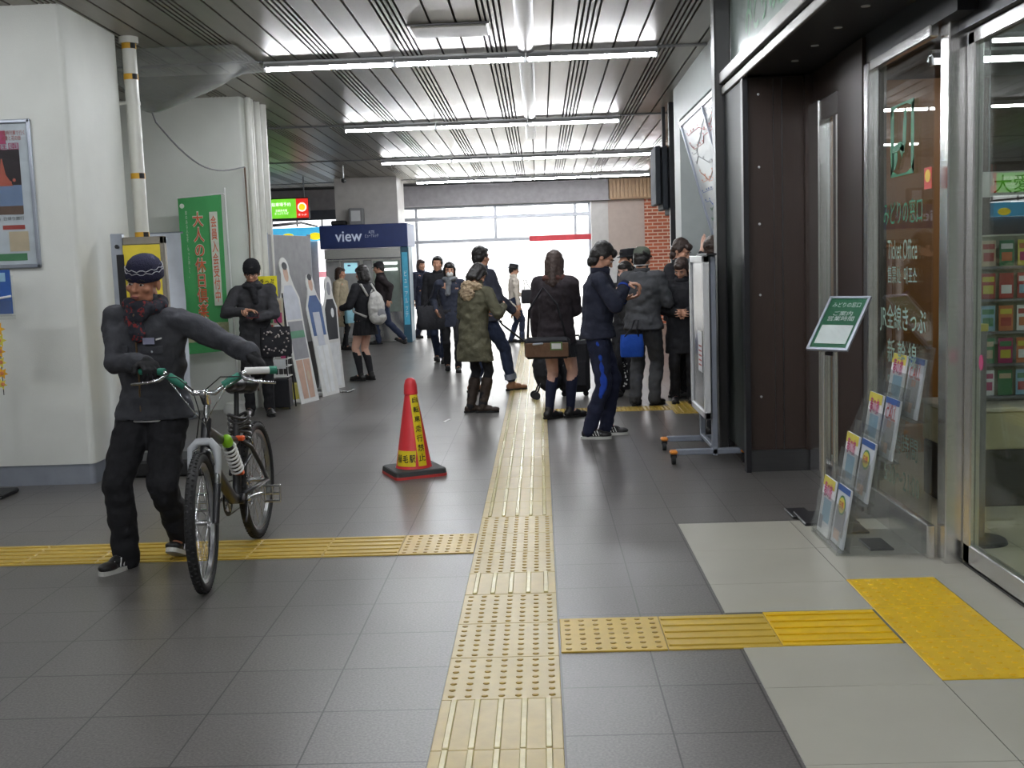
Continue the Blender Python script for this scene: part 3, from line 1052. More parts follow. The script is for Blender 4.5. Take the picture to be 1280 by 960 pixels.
# partition and cardboard cut-outs
d = (V((-2.83, 13.75, 0)) - V((-3.05, 12.5, 0)))
L_ = d.length
a_ = math.atan2(d.y, d.x)
o = thing('partition_board', 'tall plain grey partition board behind the leaning cardboard figures', 'partition', (-3.05, 12.5, 0), a_)
MB().bevbox((0, -.02, .06), (L_, .02, 1.90), .008).build('panel', M('partition_grey', (150, 150, 152), .6), o)
MB().bevbox((0, -.035, .02), (L_, -.021, .62), .004).build('dark_lower_panel', m_dark, o)
t = MB()
for q in (.0, L_):
    t.cyl((q, 0, 0), (q, 0, 1.92), .022)
    t.bevbox((q - .03, -.22, 0), (q + .03, .22, .03), .006)
t.build('post', m_alum, o)
MB().bevbox((.05, -.2, 0.0), (.30, -.04, .20), .01).build('yellow_box', P['yellow'], o)


def cutout(name, label, base, az, lean, outline, layers):
    """flat printed board with its own outline, leaning back on its strut"""
    o = thing(name, label, 'cardboard cut-out', base, az)
    R_ = Matrix.Rotation(lean, 4, 'X')
    b = MB().prism(outline, (0, 0, 0), XC, UP, (0, .012, 0)).xf(R_)
    bd = b.build('board', m_wht, o)
    for nm, poly, mk, ly in layers:
        MB().prism([(p_ * .78, q_) for p_, q_ in poly], (0, -.001 * ly, 0), XC, UP, (0, -.0008, 0)).xf(R_).build(nm, P[mk], bd)
    MB().bevbox((-.12, .0, 0), (.12, .25, .02), .004).build('foot', m_wht, o)
    return o


def fig_outline(w_, h_, hr):
    pts = []
    for k in range(15):
        a = R(-60 + 300 * k / 14)
        pts.append((hr * math.sin(a + PI) * -1, h_ - hr - hr * math.cos(a + PI) * -1))
    top = [(hr * math.cos(R(t)), h_ - hr * 1.3 + hr * 1.3 * math.sin(R(t))) for t in range(-30, 211, 20)]
    return [(w_ * .5, 0), (w_ * .46, h_ * .45), (w_ * .5, h_ * .72), (w_ * .32, h_ * .80)] + top + [(-w_ * .32, h_ * .80), (-w_ * .5, h_ * .72), (-w_ * .46, h_ * .45), (-w_ * .5, 0)]


def disc(cx, cy, rx, ry, n=14):
    return [(cx + rx * math.cos(2 * PI * k / n), cy + ry * math.sin(2 * PI * k / n)) for k in range(n)]


az1 = R(72)
cutout('cardboard_figure', 'white edged life size cardboard figure nearest the woman, leaning back on the partition', (-2.64, 12.45, 0), az1, R(-9), fig_outline(.40, 1.66, .095),
       [('printed_face', disc(0, 1.48, .065, .10), 'skin', 1), ('printed_hair', disc(0, 1.56, .07, .045), 'dark', 2),
        ('printed_shirt', [(-.2, .95), (.2, .95), (.22, 1.18), (.1, 1.34), (-.1, 1.34), (-.22, 1.18)], 'pale', 1),
        ('printed_waist', [(-.2, .74), (.2, .74), (.19, .82), (-.19, .82)], 'sage', 2), ('printed_skirt', [(-.2, .5), (.2, .5), (.2, .93), (-.2, .93)], 'grey', 1),
        ('printed_leg', [(-.16, .05), (-.02, .05), (-.01, .49), (-.19, .49)], 'skin', 1), ('printed_leg', [(.02, .05), (.16, .05), (.19, .49), (.01, .49)], 'skin', 1), ('printed_badge', disc(.08, .3, .04, .06), 'tan', 2)])
cutout('cardboard_figure', 'cardboard figure with a printed blue top, second in the leaning row', (-2.52, 13.1, 0), az1, R(-9), fig_outline(.40, 1.46, .09),
       [('printed_face', disc(0, 1.34, .06, .085), 'skin', 1), ('printed_hair', disc(0, 1.42, .065, .04), 'dark', 2),
        ('printed_shirt', [(-.19, .72), (.19, .72), (.2, 1.08), (.1, 1.2), (-.1, 1.2), (-.2, 1.08)], 'faded', 1), ('printed_apron', [(-.1, .6), (.1, .6), (.1, 1.0), (-.1, 1.0)], 'pale', 2),
        ('printed_leg', [(-.13, .04), (-.02, .04), (-.01, .6), (-.17, .6)], 'white', 1), ('printed_leg', [(.02, .04), (.13, .04), (.17, .6), (.01, .6)], 'white', 1)])
cutout('cardboard_figure', 'cardboard figure in a dark printed jacket, last of the leaning row', (-2.56, 13.75, 0), az1, R(-3), fig_outline(.36, 1.4, .09),
       [('printed_face', disc(0, 1.25, .06, .085), 'grey', 1), ('printed_shirt', [(-.17, .62), (.17, .62), (.18, 1.0), (.1, 1.12), (-.1, 1.12), (-.18, 1.0)], 'dark', 1),
        ('printed_emblem', disc(.05, .95, .05, .06), 'white', 2), ('printed_leg', [(-.14, .04), (.14, .04), (.16, .58), (-.16, .58)], 'white', 1)])
o = thing('metal_foot', 'small chrome foot on the floor beside the cardboard figures', 'stand foot', (-2.5, 13.35, 0))
MB().tube([(-.1, 0, .012), (.16, -.06, .012), (.22, -.02, .03)], .012, 8).build('bar', m_steel, o, True)
MB().tube([(.02, .08, .012), (.08, -.1, .012)], .012, 8).build('cross_bar', m_steel, o, True)

# ================================================================ TRAFFIC CONE
o = thing('traffic_cone', 'red traffic cone with yellow bands of black Japanese writing on a black weight', 'traffic cone', (-.955, 7.93, 0), R(-14))
m_red = M('cone_red', (214, 52, 58), .4, var=.06)
m_redb = M('cone_base_red', (190, 60, 56), .5)
m_yband = M('cone_yellow', (232, 206, 30), .45, var=.04)


def cr_(z):
    return .128 - (z - .06) * (.128 - .032) / (.66 - .06)


MB().lathe([(.17, .03), (.168, .045), (.135, .052), (cr_(.06), .065), (cr_(.58), .58), (.050, .585), (.046, .65), (.036, .685), (.018, .70), (0, .702)], n=40).build('cone_body', m_red, o, True, 40)
pl = []
for cx, cy, a0 in ((.155, -.155, -90), (.155, .155, 0), (-.155, .155, 90), (-.155, -.155, 180)):
    for k in range(5):
        a = R(a0 + 22.5 * k)
        pl.append((cx + .04 * math.cos(a), cy + .04 * math.sin(a)))
rot45 = Matrix.Rotation(R(38), 4, 'Z')
MB().rings([[rot45 @ V((p * s, q * s, z)) for p, q in pl] for z, s in ((0, 1.0), (.02, 1.0))]).build('red_base', m_redb, o)
MB().rings([[rot45 @ V((p * s, q * s, z)) for p, q in pl] for z, s in ((.02, .99), (.05, .97), (.056, .93))]).build('black_weight', M('weight_black', (54, 56, 56), .7), o)


def on_cone(u, z, off=.0):
    """u metres round the cone measured from a reference azimuth"""
    r = cr_(z) + off
    return r, z


def cone_patch(name, a0, a1, z0, z1, mat, parent, off=.002):
    b = MB()
    rs = []
    n = 12
    for j in range(9):
        z = z0 + (z1 - z0) * j / 8
        r = cr_(z) + off
        w0 = a0(z) if callable(a0) else a0
        w1 = a1(z) if callable(a1) else a1
        rs.append([V((r * math.sin(w0 + (w1 - w0) * i / n), -r * math.cos(w0 + (w1 - w0) * i / n), z)) for i in range(n + 1)] +
                  [V(((r - .004) * math.sin(w0 + (w1 - w0) * i / n), -(r - .004) * math.cos(w0 + (w1 - w0) * i / n), z)) for i in range(n, -1, -1)])
    b.rings(rs)
    return b.build(name, mat, parent)


def cone_text(body, ac, zc_, w_, h_, parent, name='lettering'):
    mb = text_mb(body, w_, h_, .012)
    out = []
    for p in mb.v:
        z = zc_ + p.y
        r = cr_(z) + .0045
        a = ac + p.x / cr_(zc_)
        out.append(V((r * math.sin(a), -r * math.cos(a), z)))
    mb.v = out
    return mb.build(name, m_black, parent)


aR = R(52)
v1 = cone_patch('yellow_band', lambda z: aR - .033 / cr_(z), lambda z: aR + .033 / cr_(z), .075, .585, m_yband, o)
for i, ch in enumerate('自転車走行禁止'):
    z = .545 - i * .068
    k = .040 + .012 * i / 6
    cone_text(ch, aR, z, k, k, v1)
aL = R(-8)
v2 = cone_patch('yellow_band', lambda z: aL - .085 / cr_(z), lambda z: aL + .075 / cr_(z), .075, .185, m_yband, o)
for i, ch in enumerate('稲毛駅'):
    cone_text(ch, aL + (i - 1) * .050 / .115, .13, .043, .055, v2)

# white scratch of litter on the floor near the cone
tag(MB().box((-.024, -.10, 0), (.0, .10, .004), Matrix.Translation((-.93, 10.6, 0)) @ Matrix.Rotation(R(-12), 4, 'Z')).build('paper_scrap', m_wht, None), 'thin white paper scrap lying on the grey floor beyond the cone', 'paper scrap')

# ================================================================ TICKET OFFICE FRONT
XG = 1.85
struct('wall_portal', MB().box((1.42, 7.65, .15), (1.86, 7.70, 2.67)).box((1.80, 7.60, .15), (1.9, 7.70, 2.67)), m_brown)
struct('trim_13', MB().box((1.652, 7.645, .15), (1.658, 7.652, 2.66)).box((1.596, 7.647, .15), (1.600, 7.652, 2.66)), m_steeld)
struct('baseboard_portal', MB().box((1.40, 7.63, 0), (1.88, 7.70, .15)), m_steeld)
struct('trim_5', MB().box((1.385, 7.60, 0.0), (1.42, 7.68, 2.68)).box((1.39, 8.36, 0), (1.40, 8.38, 2.81)), m_dark)
struct('wall_side', MB().box((1.44, 7.70, 0), (1.52, 8.7, 2.75)), m_brown)
struct('trim_6', MB().bevbox((1.33, 8.40, 0), (1.45, 8.56, 3.42), .01), M('post_dark', (62, 62, 62), .42, .3))
tag(MB().box((1.395, 7.69, .12), (1.403, 8.39, 2.66)).build('window_3', M('side_glass', (40, 46, 42), .5, .0, spec=.2), None), kind='structure')
bl = MB()
for z in (2.56, 2.08, 1.70, 1.22, .52):
    bl.ell((1.50, 7.648, z), (.009, .004, .009), n=8, k=6)
struct('trim_7', bl, m_lwhite, True)
# canopy
struct('wall_canopy', MB().box((1.40, 3.0, 2.68), (2.1, 7.66, 2.81)).box((1.40, 7.6, 2.68), (1.9, 8.4, 2.81)), m_dark)
struct('trim_8', MB().bevbox((1.375, 3.0, 2.665), (1.40, 8.40, 2.72), .004).bevbox((1.36, 3.0, 2.745), (1.40, 8.40, 2.825), .004), M('canopy_trim', (112, 110, 106), .4, .4))
struct('wall_header', MB().box((1.85, 6.86, 2.46), (1.93, 7.66, 2.68)), m_brown)
t = MB()
for k in range(8):
    t.cyl((1.62, 3.6 + k * .5, 2.675), (1.62, 3.6 + k * .5, 2.681), .022, n=14)
t.build('canopy_spots', m_lwhite, None)
bpy.data.objects['canopy_spots'].name = 'trim_9'
tag(bpy.data.objects['trim_9'], kind='structure')
o = thing('shop_sign_panel', 'pale green lettered sign panel above the dark canopy of the ticket office', 'sign', (1.45, 6.9, 2.83))
MB().box((0, -1.6, 0), (.03, 1.5, .56)).build('panel', M('sign_panel_grey', (150, 164, 158), .25, .2), o)
text('panel_text', 'みどりの窓口', 1.5, .34, M('sign_green_ink', (50, 130, 84), .4), o, (-.001, .15, .28), XL, UP, off=.002, bold=.01)
struct('wall_above', MB().box((1.48, 3, 2.8), (1.6, 8.5, 3.5)), m_grey)

# steel framed side door and brown jamb (x = 1.85)
b = MB()
b.bevbox((1.82, 7.34, 0), (1.90, 7.60, 2.47), .008)
b.bevbox((1.84, 6.98, 0), (1.90, 7.06, 2.35), .008)
b.bevbox((1.83, 6.86, 2.33), (1.92, 7.40, 2.47), .008)
b.bevbox((1.85, 6.98, 0), (1.90, 7.34, .12), .006)
struct('door_1', b, m_steel)
struct('window_4', MB().box((1.87, 7.06, .12), (1.878, 7.34, 2.33)), m_glass)
struct('wall_jamb', MB().box((1.82, 6.36, 0), (1.92, 6.86, 2.67)), m_brown)
struct('wall_header', MB().box((1.84, 5.0, 2.52), (1.94, 6.36, 2.68)), m_dark)
struct('wall_header', MB().box((1.93, 3.0, 2.47), (2.05, 5.25, 2.68)), m_steeld)
fr = MB()
fr.bevbox((1.825, 6.27, 0), (1.885, 6.35, 2.52), .006).bevbox((1.835, 5.32, 0), (1.875, 6.27, .17), .006).bevbox((1.835, 5.32, 2.47), (1.875, 6.27, 2.53), .006)
struct('window_5', fr, m_steel)
gl = struct('window_6', MB().box((1.852, 5.33, .17), (1.860, 6.27, 2.48)), m_glass)
struct('trim_10', MB().bevbox((1.885, 5.22, 0), (1.975, 5.33, 2.68), .006), m_steel)

# lettering and emblem on the glass
gt = M('glass_green', (20, 116, 76), .5)
gw = M('glass_white', (140, 166, 152), .6)
o = thing('glass_lettering', 'green ticket office emblem and pale lettering stuck on the glass pane', 'window lettering', (1.845, 5.74, 0))


def gtext(body, w_, h_, y_, z, mat, bold=.0):
    text('lettering', body, w_, h_, mat, o, (0, y_, z), XL, UP, off=.002, bold=bold)


gtext('みどりの窓口', .60, .12, .0, 1.69, gt, .006)
gtext('Ticket Office', .46, .10, .0, 1.50, gw, .004)
gtext('售票处  매표소', .46, .09, .0, 1.37, gw, .002)
gtext('JR全線きっぷ', .72, .15, .0, 1.14, gw, .006)
gtext('新 幹 線', .46, .13, .0, .97, gw, .006)
gtext('定 期 券', .46, .13, .0, .79, gw, .006)
gtext('営業時間', .50, .12, .0, .50, gw, .004)
gtext('5:30～21:00', .56, .10, .0, .31, gw, .004)
em = MB()
s_ = .36
XLv, UPv = V(XL), V(UP)
eo = V((-.002, 0, 2.05))


def eprism(b, poly):
    b.prism([(p * s_, q * s_) for p, q in poly], eo, XLv, UPv, (-.0015, 0, 0))


# frame with a round-ended opening, and the seated figure with a reclining seat
outer = [(-.5, -.5), (.5, -.5), (.5, .5), (-.5, .5)]
for poly in ([(-.5, -.5), (.5, -.5), (.5, -.30), (.40, -.42), (.2, -.47), (-.2, -.47), (-.40, -.42), (-.5, -.3)],
             [(-.5, .5), (-.5, .3), (-.40, .42), (-.2, .47), (.2, .47), (.40, .42), (.5, .3), (.5, .5)],
             [(-.5, -.5), (-.36, -.4), (-.36, .4), (-.5, .5)], [(.5, .5), (.38, .4), (.38, -.4), (.5, -.5)]):
    eprism(em, poly)
eprism(em, [(.06, .28), (.20, .30), (.16, -.06), (.0, -.26), (-.1, -.14), (.03, -.02)])
eprism(em, [(-.36, -.06), (-.05, -.02), (.1, -.12), (.1, -.20), (-.05, -.14), (-.36, -.16)])
eprism(em, [(-.42, -.16), (-.2, -.16), (-.2, -.28), (-.3, -.40), (-.42, -.4)])
eprism(em, disc(.13, .34, .055, .07))
em.build('emblem', gt, o)
sk = MB().slab((-.002, -.38, 1.83), XL, UP, .10, .10, .0015).build('red_sticker', M('sticker_red', (206, 60, 40), .5), o)
MB().prism(disc(0, 0, .036, .03), (-.004, -.38, 1.84), XLv, UPv, (-.001, 0, 0)).build('sticker_oval', M('sticker_yellow', (240, 200, 60), .5), sk)

# sliding door
XD = 1.965
o = tag(MB().bevbox((XD - .0, 5.13, 0.02), (XD + .045, 5.21, 2.46), .006).bevbox((XD, 3.2, .02), (XD + .045, 5.21, .115), .006)
        .bevbox((XD, 3.2, 2.40), (XD + .045, 5.21, 2.47), .006).build('door_2', m_steel, None), kind='structure')
MB().box((XD + .018, 3.2, .115), (XD + .026, 5.13, 2.40)).build('window_7', m_glassg, o)
MB().lathe([(.022, 0), (.022, .004)], (XD + .012, 5.05, .98), 16, Matrix.Rotation(R(90), 4, 'Y') @ Matrix.Scale(1.6, 4, (1, 0, 0))).build('round_sticker', P['pink'], o)
struct('trim_11', MB().box((1.97, 2.5, -.01), (2.03, 5.22, .012)), m_steeld)

# ---- inside the ticket office
struct('floor_office', MB().box((1.90, 1.0, -.02), (6.5, 8.4, .001)), m_inner)
struct('wall_office_left', MB().box((2.0, 8.2, 0), (2.95, 8.3, 2.7)), m_wood)
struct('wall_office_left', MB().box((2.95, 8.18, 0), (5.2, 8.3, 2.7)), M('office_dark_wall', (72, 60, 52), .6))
struct('wall_office_back', MB().box((5.2, 1.0, 0), (5.3, 8.3, 2.7)), m_wall)
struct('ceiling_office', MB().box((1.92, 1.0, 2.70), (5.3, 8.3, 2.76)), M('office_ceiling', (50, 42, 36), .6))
struct('wall_office_front', MB().box((1.95, .9, 0), (5.3, 1.0, 2.7)), m_wall)
struct('wall_office_column', MB().bevbox((2.02, 7.2, 0), (2.22, 7.5, 2.7), .02), M('office_column', (110, 106, 96), .4, .3))
otube = [c for c in proto.children if c.name.startswith('lamp_tube')][0].data.copy()
otube.materials[0] = m_tube2
for yy_, xx_ in ((4.0, 3.2), (5.5, 3.6), (7.0, 3.0)):
    o = copy_tree(proto)
    o['label'] = {4.0: 'office ceiling light nearest the sliding door', 5.5: 'office ceiling light in the middle of the room', 7.0: 'office ceiling light near the wooden wall'}[yy_]
    o['group'] = 'office ceiling lights'
    o.location = (xx_, yy_, 2.68)
    for c_ in o.children:
        if c_.name.startswith('lamp_tube'):
            c_.data = otube
MB_ = MB
cnt = thing('display_counter', 'beige counter with a dark plinth seen low through the sliding door', 'counter', (2.95, 6.35, 0))
MB().bevbox((-.62, 0, .34), (.9, .5, .56), .01).build('counter_front', M('counter_beige', (196, 188, 150), .5), cnt)
MB().bevbox((-.62, .03, 0), (.9, .48, .34), .01).build('plinth', M('counter_dark', (60, 54, 48), .5), cnt)
MB().bevbox((-.64, -.02, .56), (.92, .52, .585), .006).build('counter_top', M('counter_top', (206, 200, 180), .4), cnt)
bd = thing('brochure_wall', 'upright brochure display board standing on the beige counter', 'display board', (2.95, 6.62, .585))
MB().bevbox((-.60, 0, 0), (.88, .03, .98), .01).build('board', M('display_board', (150, 150, 128), .5), bd)
sh_ = MB()
for k in range(5):
    sh_.bevbox((-.6, -.05, .02 + k * .19), (.88, .0, .035 + k * .19), .003)
sh_.build('ledge', m_grey, bd)
cols = ['yellow', 'red', 'white', 'orange', 'lightblue', 'pink', 'tan', 'green']
pr_b = MB().bevbox((-.042, -.006, 0), (.042, .0, .15), .002)
rnames = ['bottom', 'second lowest', 'middle', 'second highest', 'top']
cn = ['first', 'second', 'third', 'fourth', 'fifth', 'sixth', 'seventh', 'eighth', 'ninth', 'tenth', 'eleventh', 'twelfth', 'thirteenth']
for r_ in range(5):
    for c_ in range(13):
        k = cols[(r_ * 3 + c_ * 5 + r_ * c_) % 8]
        o = pr_b.build('brochure', P[k], None)
        MB().box((-.034, -.0075, .10), (.034, -.006, .13)).build('heading', P[cols[(c_ + r_ + 3) % 8]], o)
        MB().box((-.030, -.0075, .03), (.030, -.006, .08)).build('photo', P[cols[(c_ * 2 + r_ + 1) % 8]], o)
        o.location = (2.95 - .54 + c_ * .105, 6.60, .585 + .036 + r_ * .19)
        tag(o, '%s cover brochure, %s from the left on the %s ledge inside' % ({'lightblue': 'light blue'}.get(k, k), cn[c_], rnames[r_]), 'brochure', 'brochures on the office display')
o = thing('hanging_banner', 'white strip sign with large black characters hanging inside the office', 'banner', (2.66, 5.95, 1.76))
MB().slab((.1, 0, .06), XC, UP, .9, .13, .01).build('strip', m_wht, o)
text('banner_text', '大愛媛展', .40, .095, m_black, o, (-.08, -.011, .06), off=.003)
MB().prism(disc(.0, 0, .035, .035), (.24, -.013, .06), XC, UP, (0, -.001, 0)).build('red_circle', P['red'], o)
for s in (-.3, .5):
    MB().cyl((s, 0, .12), (s, 0, .86), .003).build('wire', m_grey, o)
o = thing('queue_post', 'grey barrier post with a yellow top just inside the sliding door', 'post', (2.20, 5.62, 0))
MB().cyl((0, 0, .02), (0, 0, 1.08), .028, n=18).build('pole', m_grey, o, True, 40)
MB().cyl((0, 0, 1.08), (0, 0, 1.115), .034, n=18).build('yellow_top', P['yellow'], o, True, 40)
MB().lathe([(0, 0), (.14, 0), (.13, .02), (.03, .03)], n=24).build('base', m_dark, o, True, 40)

# ================================================================ PAMPHLET RACK (clear acrylic, four tiers)
o = thing('pamphlet_rack', 'clear acrylic four tier pamphlet rack standing before the office glass', 'pamphlet rack', (1.40, 5.66, 0))
tiers = [(.03, .0, .30), (.15, .23, .30), (.27, .44, .30), (.39, .64, .30)]
ac = MB()
yw = .255
tilt = .16
for (x_, z, h_) in tiers:
    o_ = V((x_, 0, z + .02))
    up = V((tilt, 0, 1)).normalized()
    ac.slab(o_ + up * .11, XL, up, yw * 2, .22, .004)                       # front lip
    ac.slab(o_ + V((.055, 0, 0)) + up * .18, XL, up, yw * 2, .37, .004)       # back
    ac.box((x_, -yw, z + .015), (x_ + .06, yw, z + .02))
ac.build('pocket', m_acryl, o)
for s in (-yw, yw):
    sd = MB()
    poly = [(.02, 0), (.02, .06), (.42, 1.0), (.47, 1.0), (.47, 0)]
    sd.prism(poly, (0, s - .0025, 0), (1, 0, 0), UP, (0, .005, 0))
    sd.build('side_panel', m_acryl, o)
MB().bevbox((.02, -yw, 0), (.47, yw, .008), .003).build('base', m_acryl, o)
ft = MB()
for x_, y_ in ((.06, .36), (.06, .30), (.30, -.10), (.36, .22)):
    pass
tcol = ['top', 'second', 'third', 'bottom']
for i, (x_, z, h_) in enumerate(tiers):
    for j, s in enumerate((.125, -.125)):
        up = V((tilt, 0, 1)).normalized()
        base = V((x_ + .012 + (.014 if j else 0), s * .92, z + .025))
        r_ = thing('magazine', '%s travel magazine on the %s tier of the clear rack' % (('yellow and pink', 'red and blue lettered' if i > 1 else 'green and yellow badged')[j], tcol[3 - i]), 'magazine', (1.40, 5.66, 0), 0, 'magazines in the acrylic rack')
        r_.location = V((1.40, 5.66, 0)) + base
        mb = MB().slab(up * .15, XL, up, .215, .30, -.010)
        mb.build('cover', P['pale'] if j else P['white'], r_)
        n_ = V(XL).cross(up).normalized()

        def pq(nm, cx, cz, w_, h2, mk, ly=1):
            return MB().slab(up * (.15 + cz) + V(XL) * cx + n_ * (.0006 + .001 * ly), XL, up, w_, h2, .0006).build(nm, P[mk], r_)
        if j == 0:
            pq('yellow_heading', 0, .125, .215, .05, 'yellow')
            tt = text('cover_text', '春の旅', .15, .085, P['pink'], r_, up * .235 + n_ * .002, XL, up, off=.001, bold=.02)
            pq('photo', .02, -.02, .14, .12, 'lightblue')
            pq('photo', -.05, -.09, .06, .07, 'grey', 2)
        else:
            pq('blue_heading', 0, .135, .215, .03, 'blue')
            if i > 1:
                text('cover_text', 'びゅう', .13, .03, P['red'], r_, up * .262 + n_ * .002, XL, up, off=.001, bold=.01)
                text('cover_text', 'CALL', .16, .06, P['red'], r_, up * .222 + n_ * .002, XL, up, off=.001, bold=.01)
                text('cover_text', '温泉', .07, .035, P['orange'], r_, up * .172 + n_ * .002, XL, up, off=.001, bold=.01)
            else:
                q = MB().prism(disc(0, 0, .062, .05), up * .205 + n_ * .002, V(XL), up, n_ * .0006).build('badge', P['green'], r_)
                MB().prism(disc(0, 0, .052, .04), up * .205 + n_ * .0034, V(XL), up, n_ * .0006).build('badge_centre', P['yellow'], q)
                text('badge_text', '日帰', .07, .04, P['red'], q, up * .205 + n_ * .0045, XL, up, off=.001, bold=.02)
            pq('photo', 0, -.03, .16, .14, 'grey')
            pq('photo', -.02, -.10, .10, .05, 'skin', 2)
for k, (x_, y_) in enumerate(((1.46, 6.34), (1.68, 5.60), (1.66, 5.95))):
    tag(MB().bevbox((x_ - .07, y_ - .12, .004), (x_ + .05, y_ + .10, .016), .004).build('floor_pad', m_dark, None),
        ['dark rubber pad on the floor behind the pamphlet rack', 'dark rubber pad under the near end of the pamphlet rack', 'dark rubber pad under the middle of the pamphlet rack'][k], 'rubber pad')

# ================================================================ TILTED SIGN ON A STAND
o = thing('sign_stand', 'silver floor stand holding a tilted green and white notice', 'sign stand', (1.575, 6.18, 0))
bx = V((.7071, -.7071, 0))
bu = V((.50, .50, .76)).normalized()
ctr = V((.07, 0, 1.10))
nn = bx.cross(bu)
fr = MB().slab(ctr, bx, bu, .25, .38, .008)
fr.build('backing', m_alum, o)
rim = MB()
for s in (-1, 1):
    rim.slab(ctr + bx * s * .118 + nn * .008, bx, bu, .016, .38, .008)
    rim.slab(ctr + bu * s * .183 + nn * .008, bx, bu, .25, .016, .008)
rim.build('rim', m_alum, o)
nt_ = MB().slab(ctr + nn * .008, bx, bu, .225, .355, .002).build('notice', M('notice_green', (44, 110, 80), .3), o)
text('notice_text', 'みどりの窓口', .17, .035, P['white'], nt_, ctr + bu * .13 + nn * .011, bx, bu, off=.001)
text('notice_text', 'ご案内\n営業時間', .16, .07, P['white'], nt_, ctr + bu * .05 + nn * .011, bx, bu, off=.001)
MB().slab(ctr - bu * .08 + nn * .011, bx, bu, .19, .13, .001).build('white_panel', P['white'], nt_)
MB().slab(ctr + nn * .018, bx, bu, .225, .355, .001).build('cover', m_glass, o)
MB().cyl((-.02, 0, .02), (-.02, 0, .95), .014, n=14).cyl((.04, -.02, .02), (.04, -.02, .95), .014, n=14).build('pole', m_steel, o, True, 40)
MB().cyl((.01, 0, .93), (.03, .0, 1.06), .02).build('head_joint', m_dark, o)
MB().bevbox((-.16, -.15, .0), (.14, .15, .02), .006).build('base', m_dark, o)

# ================================================================ DISPLAY BOARD ON CASTERS
o = thing('rolling_board', 'white framed glazed board on grey casters stand with orange brake levers', 'board on wheels', (1.2, 8.0, 0))
gy = M('stand_grey', (140, 146, 158), .4, .3)
fr = MB()
for y_ in (0.0, .60):
    fr.bevbox((-.0 - .02 + .03, y_ - .03, .06), (.05, y_ + .03, 1.50 if y_ < .1 else 1.48), .005)
fr.bevbox((-.25, -.03, .07), (.22, .03, .11), .005).bevbox((-.25, .57, .07), (.20, .63, .11), .005).bevbox((.01, .0, .10), (.04, .6, .13), .004)
fr.build('stand_frame', gy, o)
by0, by1 = -.06, .68
b = MB()
b.bevbox((-.045, by0, .33), (.0, by0 + .05, 1.50), .004).bevbox((-.045, by1 - .05, .33), (.0, by1, 1.50), .004)
b.bevbox((-.045, by0, 1.45), (.0, by1, 1.50), .004).bevbox((-.045, by0, .33), (.0, by1, .38), .004)
b.build('board_frame', m_lwhite, o)
MB().box((-.03, by0 + .04, .36), (-.02, by1 - .04, 1.47)).build('glossy_panel', M('mirror_panel', (92, 94, 98), .22, .1, var=.2, vs=3), o)
pp = MB()
for k in range(5):
    pp.slab((-.034, .22, .70 + .035 * k), XL, UP, .14, .012, .001)
pp.build('red_lines', P['red'], o)
MB().slab((-.033, .22, .80), XL, UP, .2, .3, .0005).build('notice_sheet', P['white'], o)
MB().bevbox((-.02, by0 - .02, 1.50), (.05, by0 + .5, 1.515), .004).build('top_tray', m_black, o)
for i, (x_, y_) in enumerate(((-.27, 0), (.24, 0), (-.27, .6), (.22, .6))):
    c = MB().cyl((x_ - .014, y_, .035), (x_ + .014, y_, .035), .035, n=18).build('caster_wheel', m_blackr, o, True, 40)
    MB().bevbox((x_ - .022, y_ - .022, .045), (x_ + .022, y_ + .025, .085), .006).build('fork', m_dark, c)
    MB().bevbox((x_ - .028, y_ - .045, .078), (x_ + .028, y_ + .03, .105), .010).build('brake_lever', M('lever_orange', (226, 140, 50), .5), c)

# ================================================================ FARE MAP WALL
m_fare = M('fare_wall', (168, 174, 172), .5, .05, var=.04)
for a_, b_ in (((1.55, 8.8, 2.95), (3.6, 12.7, 3.5)), ((1.55, 12.2, 0), (3.6, 12.7, 2.95)), ((1.98, 8.8, 0), (3.6, 12.2, 2.95)), ((1.60, 8.72, 0), (1.98, 8.8, 2.95))):
    struct('wall_fare', MB().box(a_, b_), m_fare)
# sloping recess: top flush with the wall, bottom set back
q = MB()
q.rings([[V((1.56, y_, 2.93)), V((1.60, y_, 2.96)), V((1.98, y_, 1.45)), V((1.94, y_, 1.45))] for y_ in (8.9, 12.2)])
struct('wall_fare_slope', q, m_lwhite)
o = thing('fare_map', 'white railway fare map on a sloping panel above the ticket machines', 'fare map', (1.56, 10.4, 0))
up = (V((1.93, 0, 1.50)) - V((1.555, 0, 2.88))).normalized() * -1
ctr = V((.175, 0, 2.20))
n_ = V(XL).cross(up).normalized()
MB().slab(ctr + n_ * .01, XL, up, 3.0, 1.36, .012).build('panel', M('map_white', (186, 190, 192), .3, var=.04, coat=.2), o)
rim = MB()
for s in (-1, 0, 1):
    rim.slab(ctr + V(XL) * s * 1.5 + n_ * .02, XL, up, .04, 1.42, .02)
for s in (-1, 1):
    rim.slab(ctr + up * s * .7 + n_ * .02, XL, up, 3.04, .04, .02)
rim.build('frame', m_alum, o)
rnd = random.Random(3)
for ci, ck in enumerate(('brown', 'green', 'blue', 'orange', 'grey', 'red')):
    ln = MB()
    for k in range(2):
        y_ = -.55 + .2 * ci + .1 * k
        pts = []
        x_ = -1.42 + rnd.random() * .3
        while x_ < 1.4:
            pts.append(ctr + V(XL) * x_ + up * y_ + n_ * .025)
            x_ += .12 + rnd.random() * .2
            if rnd.random() < .4:
                y_ += rnd.choice((-.06, .06))
        ln.tube(pts, .0035, 5)
        for p in pts[::1]:
            ln.slab(p + up * .02, XL, up, .05, .018, .002)
    ln.build('route_line', P[ck], o)
text('map_text', 'きっぷ運賃表  稲毛', 1.0, .07, P['dark'], o, ctr + up * .62 + n_ * .024, XL, up, off=.002)
